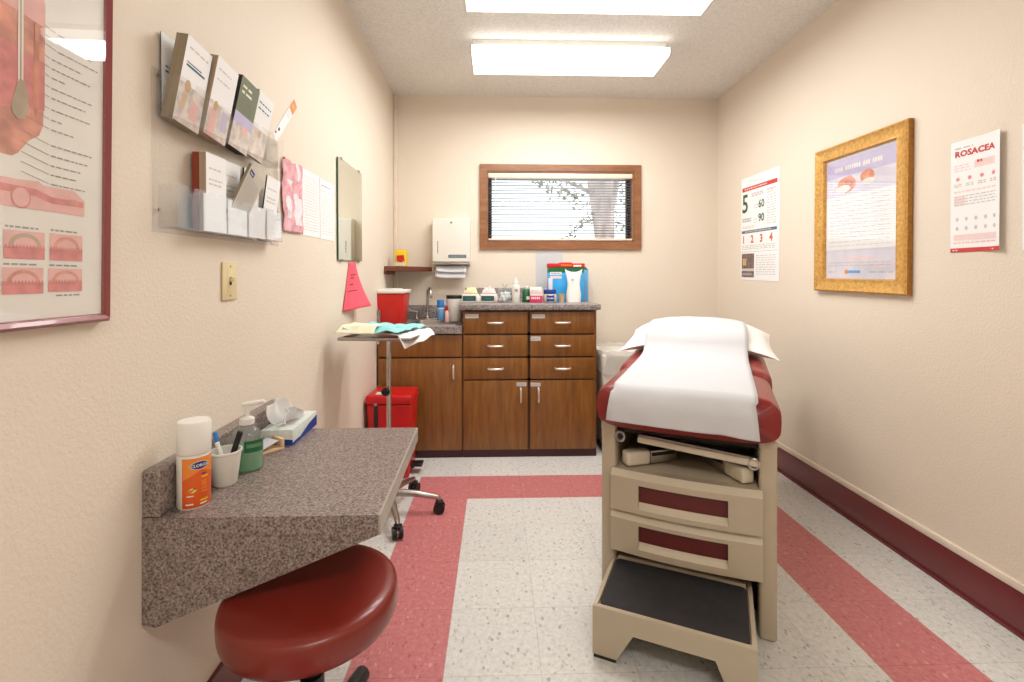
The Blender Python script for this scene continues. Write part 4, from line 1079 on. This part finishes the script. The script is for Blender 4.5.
def brochure(label, y0, w_, z0, h, x0, th, lean, side, cover, draw, roll=0., group='leaflets in the wall rack', cat='brochure', name='brochure_stack'):
    """stack of leaflets: x0..x0+th thick, leaning out by lean degrees, rolled sideways by roll"""
    t = thing(name, label, cat, rackpt(y0, z0, x0), 0, group)
    t.rotation_euler = (math.radians(RT+roll), math.radians(lean), RZL)
    b = MB(); b.box(0, th-.0008, .0003, w_-.0003, 0, h, side); b.build('inner_leaflets', t)
    b = MB(); b.box(th-.0006, th, 0, w_, 0, h, cover)
    draw(b, th, w_, h); b.build('cover', t)
def Q(b, x, y0, y1, z0, z1, k, d=.0003): b.poly([(x+d, y0, z0), (x+d, y1, z0), (x+d, y1, z1), (x+d, y0, z1)], k)
def draw_a(b, x, w_, h):
    Q(b, x, .012, .085, h*.66, h*.685, 'teald'); Q(b, x, .012, .07, h*.70, h*.715, 'printblue'); bars(b, x+.0003, .012, w_-.012, [h*.87], 'printlight', .004, 5)
    Q(b, x, .0, w_, .0, h*.46, 'photo2'); b.poly([(x+.0005, .03+.012*math.cos(a), h*.44+.016*math.sin(a)) for a in [2*PI*q/14 for q in range(14)]], 'tan')
    b.poly([(x+.0006, .012, .03), (x+.0006, .03, .035), (x+.0006, .036, h*.36), (x+.0006, .018, h*.34)], 'tanl'); b.poly([(x+.0006, .05, .02), (x+.0006, .085, .02), (x+.0006, .08, h*.3), (x+.0006, .055, h*.34)], 'pink1')
def draw_b(b, x, w_, h):
    bars(b, x+.0003, .012, w_-.03, [h*.85, h*.72], 'printlight', .004, 8); Q(b, x, 0, w_, 0, h*.44, 'photo2')
    b.poly([(x+.0007, .028+.010*math.cos(a), h*.40+.013*math.sin(a)) for a in [2*PI*q/14 for q in range(14)]], 'tan'); Q(b, x, .06, .09, .03, h*.4, 'lav', .0005); Q(b, x, .01, .04, .0, h*.34, 'pink1', .0006)
def draw_c(b, x, w_, h):
    bars(b, x+.0003, .012, w_-.03, [h*.86, h*.78], 'creamp', .007, 9, step=.02); Q(b, x, 0, w_, h*.30, h*.50, 'lav'); Q(b, x, 0, w_, 0, h*.34, 'photo2', .0005); Q(b, x, .05, .08, h*.25, h*.36, 'pink1', .0007)
def draw_d(b, x, w_, h):
    bars(b, x+.0003, .012, w_-.012, [h*.83, h*.74], 'teald', .004, 10); Q(b, x, 0, w_, .0, h*.45, 'photo2'); b.poly([(x+.0005, .05+.010*math.cos(a), h*.38+.013*math.sin(a)) for a in [2*PI*q/14 for q in range(14)]], 'tan')
def draw_plain(b, x, w_, h):
    bars(b, x+.0003, .012, w_-.02, [h*.8, h*.66, h*.6], 'printlight', .004, 12)
def draw_news(b, x, w_, h):
    Q(b, x, .006, .036, h*.84, h*.93, 'navy'); Q(b, x, .010, .030, h*.87, h*.885, 'white', .0005)
    bars(b, x+.0003, .006, w_-.008, [h*(.80-.035*q) for q in range(16)], 'printgrey', .0022, 14, step=.009)
ZU, ZL_ = .266, .0095
brochure('thick stack of pale photo brochures first in the rack upper row', .020, .100, ZU, .208, .008, .028, 7, 'kraft', 'papw', draw_a, roll=-6)
brochure('pale photo brochures second from left in the rack upper row', .130, .102, ZU, .208, .012, .030, 8, 'kraft2', 'papw', draw_b, roll=-6)
brochure('olive green booklet with dark spine third in the rack upper row', .243, .104, ZU, .204, .014, .030, 9, 'printdark', 'olive', draw_c, roll=-6)
brochure('thin white brochure fourth in the rack upper row', .360, .104, ZU, .204, .024, .012, 9, 'kraft', 'papw', draw_d, roll=-6)
brochure('flat white leaflet behind the thick stack at the rack left end', .028, .080, ZU, .200, .0045, .0025, 0, 'printdark', 'papw', lambda b, x, w_, h: bars(b, x+.0003, .012, .08, [h*.62, h*.56], 'teald', .004, 3))
brochure('red-brown booklets second pocket of the rack lower row', .142, .094, ZL_, .205, .006, .016, 0, 'brown', 'brown', lambda b, x, w_, h: None)
brochure('white leaflets in front of the red-brown booklets in the rack', .142, .094, ZL_, .205, .023, .018, 0, 'kraft2', 'papw', draw_plain)
brochure('white leaflets leaning behind the newsprint leaflet in the rack', .243, .10, ZL_, .21, .006, .010, 3, 'kraft', 'papw', draw_plain)
brochure('grey newsprint leaflet tilted sideways in the rack lower row', .245, .10, ZL_+.05, .185, .027, .010, 12, 'kraft', 'newsp', draw_news, roll=-24)
brochure('thin white leaflet in the fourth pocket of the rack lower row', .366, .10, ZL_, .215, .008, .006, 2, 'printdark', 'papw', draw_plain, roll=-3)
brochure('thin white leaflet in the last pocket of the rack lower row', .476, .10, ZL_, .215, .014, .005, 6, 'printdark', 'papw', draw_plain, roll=-3)
for q in range(5):  # white sheets paint the glare of the acrylic on the lower pocket fronts
    t_ = MB(); t_.box(0, .0015, 0, .106, 0, .097, 'papw')
    o = t_.build('glare_sheet', None, loc=rackpt(YS[q]+.002, ZL_, .0415), rot=(math.radians(RT), 0, RZL))
    if q == 0: bpy.data.objects.remove(o); continue
    tag(o, ['', 'white sheet painting glare on the red-brown booklets pocket', 'white sheet painting glare on the middle pocket under the newsprint leaflet', 'white sheet painting glare on the fourth lower pocket of the rack', 'white sheet painting glare on the last lower pocket of the rack'][q], 'card', 'white glare sheets in the rack lower pockets')

# slanted tag
t = on_left('paper_slip', 'slim slanted paper slip with an orange end right of the brochure rack', 'paper slip', 1.755, 1.735, -44)
b = MB(); b.box(.0, .0015, -.018, .018, 0, .27, 'papw'); Q(b, .0015, -.018, .018, .205, .27, 'orangel'); Q(b, .0015, -.008, .008, .225, .25, 'tan', .0006)
Q(b, .0015, -.01, .0, .05, .066, 'printdark'); Q(b, .0015, -.016, -.008, .02, .034, 'brown'); bars(b, .0018, -.014, .014, [.18, .165], 'printgrey', .003, 4, step=.006); b.build('slip', t)

# sheets between rack and mirror
t = on_left('pink_packet', 'crinkled pink and white film packet pinned beside the brochure rack', 'packet', 1.815, 1.41, 2)
b = MB()
def pk(u, v):
    n_ = noise.noise(Vector((u*5, v*7, 0)))*.006+noise.noise(Vector((u*14, v*18, 4)))*.003
    return (.006+n_*(1-abs(2*v-1)**4)+.001, .19*u+.004*math.sin(v*9), .275*v-(.012*math.sin(PI*min(1, max(0, (u-.35)/.3))) if v > .98 else 0))
def pkk(u, v):
    n_ = noise.noise(Vector((u*3.0+.4, v*4.2, 8)))
    if v > .72: return 'pinkbag' if n_ > -.35 else 'whitefilm'
    if v < .10 or u > .9: return 'pinkbag'
    return 'whitefilm' if n_ > -.02 else 'pinkbag'
b.grid(pk, 26, 36, 'pinkbag', pkk); b.build('film', t, solid=.0008)
b = MB(); b.lathe([(0, 0), (.005, .0), (.004, .004), (0, .006)], 'red', seg=12); b.build('push_pin', t, loc=(.008, .012, .272), rot=(0, PI/2, 0))
for (nm, lab_, y0, sd, hd) in (('notice_sheet', 'white printed sheet pinned right of the pink film packet', 2.016, 20, 0), ('notice_sheet', 'white printed sheet pinned directly left of the mirror', 2.222, 40, 1)):
    t = on_left(nm, lab_, 'paper', y0, 1.412+.002*hd, 1.2)
    b = MB(); b.box(.0, .001, .002, .202, 0, .277, 'papw')
    if hd: bars(b, .0014, .02, .15, [.245], 'printgrey', .005, 2, step=.02); Q(b, .001, .012, .19, .222, .2235, 'printgrey'); Q(b, .001, .012, .0135, .01, .222, 'printlight')
    bars(b, .0014, .022, .185, [.205-.012*q for q in range(16)] if hd else [.25-.0125*q for q in range(19)], 'printlight', .0026, sd, step=.011)
    b.build('sheet', t)
# light switch
t = on_left('light_switch', 'almond plastic light switch plate on the left wall below the rack', 'light switch', 1.453, 1.226, 0)
b = MB(); b.box(0, .006, -.0385, .0385, -.056, .056, 'switch', .003); b.box(.0058, .0066, -.017, .017, -.034, .034, 'switch', .0004); b.build('wall_plate', t)
b = MB(); b.box(.006, .0185, -.0045, .0045, -.002, .010, 'switch', .0015); b.box(.0062, .007, -.0055, .0055, -.012, .012, 'dark'); b.build('toggle', t)
for zz_ in (-.043, .043):
    b = MB(); b.lathe([(0, 0), (.0035, 0), (.003, .001), (0, .0014)], 'steel', seg=12); b.build('screw', t, loc=(.006, 0, zz_), rot=(0, PI/2, 0))
# mirror
t = on_left('wall_mirror', 'frameless rectangular mirror with a green glass edge on the left wall', 'mirror', 2.462, 1.327, 1.0, .004)
b = MB(); b.box(.0, .006, 0, .45, 0, .520, 'mirredge'); b.build('glass_edge', t)
b = MB(); b.poly([(.0063, .001, .001), (.0063, .449, .001), (.0063, .449, .519), (.0063, .001, .519)], 'mirror'); b.build('mirror_face', t)
for (yy, zz_) in ((.06, -.002), (.39, -.002), (.06, .522), (.39, .522)):
    b = MB(); b.box(-.0095, .0095, yy-.009, yy+.009, zz_-.007, zz_+.007, 'steel', .002); b.build('clip', t)
# pink notice
b = MB()
def pn(u, v):
    w0 = .13; y0 = 2.665+(2.545-2.665)*(1-v)**1.1; y1 = 2.80+.0*(1-v)
    y = y0+(y1-y0)*u; off = .004+(1-v)**1.5*(.004+.085*u**1.5); z = 1.322-(1.322-1.055)*(1-v)+.020*u*(1-v)
    return (xl(y, off), y, z)
b.grid(pn, 14, 18, 'pinkp')
def pbar(u0, u1, v):
    for q in range(5):
        a = u0+(u1-u0)*q/5; c = u0+(u1-u0)*(q+.75)/5
        ps = [Vector(pn(a, v))+Vector((.0012, -.0008, 0)), Vector(pn(c, v))+Vector((.0012, -.0008, 0)), Vector(pn(c, v+.018))+Vector((.0012, -.0008, 0)), Vector(pn(a, v+.018))+Vector((.0012, -.0008, 0))]
        b.poly(ps, 'printdark')
pbar(.30, .78, .72); pbar(.25, .62, .655); pbar(.25, .50, .52); pbar(.14, .70, .385)
o = b.build('pink_notice', None, solid=.0006); tag(o, 'bright pink paper notice curling off the wall below the mirror', 'notice')

# ------------------------------------------------------------------ right wall
# treatment poster, local y = 3.525-Y
t = on_right('number_poster', 'white wall poster with a big green number 5 and orange numbers', 'poster', 3.525, 1.227, 1.0)
b = MB(); PWd, PH = .487, .735
b.box(0, .0015, 0, PWd, -.005, PH, 'papw'); X_ = .0015
def tx(s, y, z, size, k, bold=.0): b.text(s, size, k, lambda a, c: (X_+.0005, y+a, z+c), 'LEFT', bold)
Q(b, X_, .015, .46, .636, .664, 'printred'); bars(b, X_+.0006, .05, .34, [.646], 'printpink', .008, 3, step=.02); bars(b, X_+.0004, .16, .23, [.69], 'printlight', .006, 4)
tx('5', .012, .485, .185, 'printgreen', .003); tx('60', .235, .50, .075, 'printgreen', .002); tx('90', .235, .405, .075, 'printgreen', .002)
bars(b, X_+.0004, .145, .30, [.585, .60], 'printlight', .012, 6, step=.025); bars(b, X_+.0004, .02, .14, [.43, .415], 'printgrey', .010, 7, step=.012); bars(b, X_+.0004, .02, .19, [.375, .365], 'printpink', .008, 9, step=.03)
bars(b, X_+.0004, .175, .225, [.52, .50, .42, .40], 'printlight', .007, 11)
bars(b, X_+.0004, .34, .45, [.60-.017*q for q in range(14)], 'printlight', .006, 13, step=.03); Q(b, X_, .34, .44, .608, .614, 'lav'); Q(b, X_, .34, .42, .592, .596, 'printpink')
Q(b, X_, .012, .46, .332, .352, 'printblue'); bars(b, X_+.0006, .06, .40, [.339], 'printlight', .006, 15, step=.02)
for q, s in enumerate('1234'): tx(s, .02+.118*q, .262, .075, 'printorange', .0025)
bars(b, X_+.0004, .02, .44, [.24, .228, .216], 'printlight', .005, 17, step=.03)
Q(b, X_, .012, .47, .197, .199, 'printgrey')
Q(b, X_, .015, .185, .015, .185, 'photo3'); Q(b, X_, .03, .08, .10, .15, 'tan', .0006); Q(b, X_, .015, .185, .060, .078, 'printlight', .0006); Q(b, X_, .02, .16, .03, .045, 'printgrey', .0008)
bars(b, X_+.0004, .21, .45, [.165-.016*q for q in range(9)], 'printlight', .005, 19, step=.03)
b.build('poster_sheet', t)
# gilt framed poster, local y = 2.655-Y
t = on_right('framed_poster', 'pale lavender medical poster in a gold wooden frame on the right wall', 'framed poster', 2.663, 1.165, .7)
b = MB(); W2, H2 = .617, .772
fr(b, 0, W2, 0, H2, .070, 0, .030, 'gold', [(0, 0), (0, .024), (.12, .030), (.22, .026), (.80, .020), (.92, .022), (1, .012), (1, 0)]); b.build('frame', t)
b = MB(); X_ = .004; b.box(.001, X_, .06, W2-.06, .06, H2-.06, 'lavl'); 
Q(b, X_, .065, W2-.065, .60, .69, 'lav'); Q(b, X_, .065, W2-.065, .555, .60, 'lavl', .0004)
r_ = random.Random(5); yy = .135
for wl in (4, 7, 3, 4):
    for q in range(wl): Q(b, X_, yy, yy+.011, .630, .652, 'white', .0007); yy += .0155
    yy += .014
def blob(cy_, cz_, ry, rz_, k, d): b.poly([(X_+d, cy_+ry*math.cos(a), cz_+rz_*math.sin(a)) for a in [2*PI*q/18 for q in range(18)]], k)
blob(.22, .555, .065, .042, 'skin', .0008); blob(.24, .565, .03, .035, 'pink3', .0010); blob(.36, .575, .045, .032, 'skin', .0008); blob(.20, .535, .05, .02, 'white', .0012); blob(.37, .548, .04, .015, 'white', .0012)
Q(b, X_, .065, W2-.065, .22, .50, 'papw', .0004)
bars(b, X_+.0007, .10, .50, [.48-.022*q for q in range(12)], 'printlight', .0025, 21, step=.03)
Q(b, X_, .22, .42, .168, .18, 'printpink', .0005); bars(b, X_+.0006, .09, .52, [.15, .135], 'printlight', .005, 23, step=.03)
Q(b, X_, .235, .32, .098, .112, 'blue2', .0006); blob(.225, .105, .012, .012, 'orangel', .0007); bars(b, X_+.0006, .38, .52, [.10], 'printlight', .008, 24, step=.03); bars(b, X_+.0006, .085, .15, [.10], 'printlight', .008, 26, step=.03)
b.build('poster_print', t)
b = MB(); b.box(.0065, .0085, .066, W2-.066, .066, H2-.066, 'glass'); b.build('glazing', t)
# rosacea poster: slightly curling off the wall at its near edge
t = on_right('wall_poster', 'narrow white poster with red heading and red bottom band on the right wall', 'poster', 1.868, 1.336, .4)
b = MB(); PW, PH = .200, .434
def cx_(y): return .0015+.014*max(0, (y-.12)/.08)**2
def bend(p): return (p[0]+cx_(p[1]), p[1], p[2])
b.grid(lambda u, v: (cx_(PW*u), PW*u, PH*v), 24, 4, 'papw'); n0 = len(b.v)
X_ = 0.
b.text('ROSACEA', .0315, 'printred', lambda a, c: bend((.0006, .017+a*1.13, .372+c)), 'LEFT', .0013)
def bars2(*a, **k):
    o0 = len(b.v); bars(b, *a, **k)
    for i in range(o0, len(b.v)): b.v[i] = bend(b.v[i])
def q2(y0, y1, z0, z1, k, d=.0005):
    n = 6
    for i in range(n):
        a, c = y0+(y1-y0)*i/n, y0+(y1-y0)*(i+1)/n
        b.poly([bend((d, a, z0)), bend((d, c, z0)), bend((d, c, z1)), bend((d, a, z1))], k)
q2(0, PW, 0, .016, 'printred'); bars2(.0008, .01, .03, [.005], 'printpink', .005, 31); bars2(.0008, .14, .18, [.005], 'printpink', .005, 32)
bars2(.0005, .018, .09, [.402], 'printlight', .006, 33, step=.02); bars2(.0005, .015, .08, [.335, .325, .315], 'printpink', .005, 34)
q2(.095, .175, .318, .345, 'printpink', .0004); bars2(.0007, .105, .125, [.336], 'printred', .010, 35, step=.008)
for q in range(4):
    y_ = .030+.047*q; b.poly([bend((.0006, y_+.0075*math.cos(a), .285+.0075*math.sin(a))) for a in [2*PI*k/14 for k in range(14)]], 'pink2')
    bars2(.0005, y_-.015, y_+.015, [.262, .255], 'printlight', .004, 36+q)
bars2(.0005, .015, .185, [.232], 'printpink', .006, 41); bars2(.0005, .015, .185, [.215-.011*q for q in range(4)], 'printlight', .004, 42); q2(.015, .06, .18, .215, 'printpink', .0004)
for r2 in range(2):
    for q in range(5):
        y_ = .028+.037*q; b.poly([bend((.0006, y_+.006*math.cos(a), .128-.036*r2+.008*math.sin(a))) for a in [2*PI*k/10 for k in range(10)]], 'printlight')
q2(.015, .185, .045, .068, 'printpink', .0004); bars2(.0006, .015, .185, [.034], 'pink1', .005, 51)
b.build('poster_sheet', t)
t = on_right('wall_poster', 'white poster at the right edge of the photo beside the narrow red-headed poster', 'poster', 1.604, 1.332, .0)
b = MB(); b.box(0, .0015, 0, .20, 0, .432, 'papw'); X_ = .0015; bars(b, .0019, .012, .18, [.39], 'printgrey', .012, 60, step=.03); bars(b, .0019, .004, .18, [.30, .345], 'printlight', .008, 61, step=.02); bars(b, .0019, .012, .18, [.27-.012*q for q in range(18)], 'printlight', .004, 62)
b.build('poster_sheet', t)

# ------------------------------------------------------------------ daylight, camera, view
wd = bpy.data.worlds.new('sky'); S.world = wd; wd.use_nodes = True
nt = wd.node_tree; bg = nt.nodes['Background']
tc = N(nt, 'ShaderNodeTexCoord'); nz = N(nt, 'ShaderNodeTexNoise', Scale=2.0, Detail=3.0)
nt.links.new(tc.outputs['Generated'], nz.inputs['Vector'])
nt.links.new(ramp(nt, nz.outputs['Fac'], [(.3, (.93, .96, 1, 1)), (.7, (1, 1, 1, 1))]), bg.inputs['Color'])
bg.inputs['Strength'].default_value = 2.0

cam = bpy.data.cameras.new('camera'); co = bpy.data.objects.new('camera', cam); COL.objects.link(co)
cam.sensor_width = 36; cam.lens = 36*482/1024; cam.shift_y = -63/1024; cam.clip_start = .02
co.location = (0, 0, 1.235); co.rotation_euler = (PI/2, 0, -math.atan(.031))
S.camera = co
S.view_settings.view_transform = 'Standard'; S.view_settings.look = 'None'
S.view_settings.gamma = 1.0; S.view_settings.use_curve_mapping = False
S.view_settings.exposure = 0.34
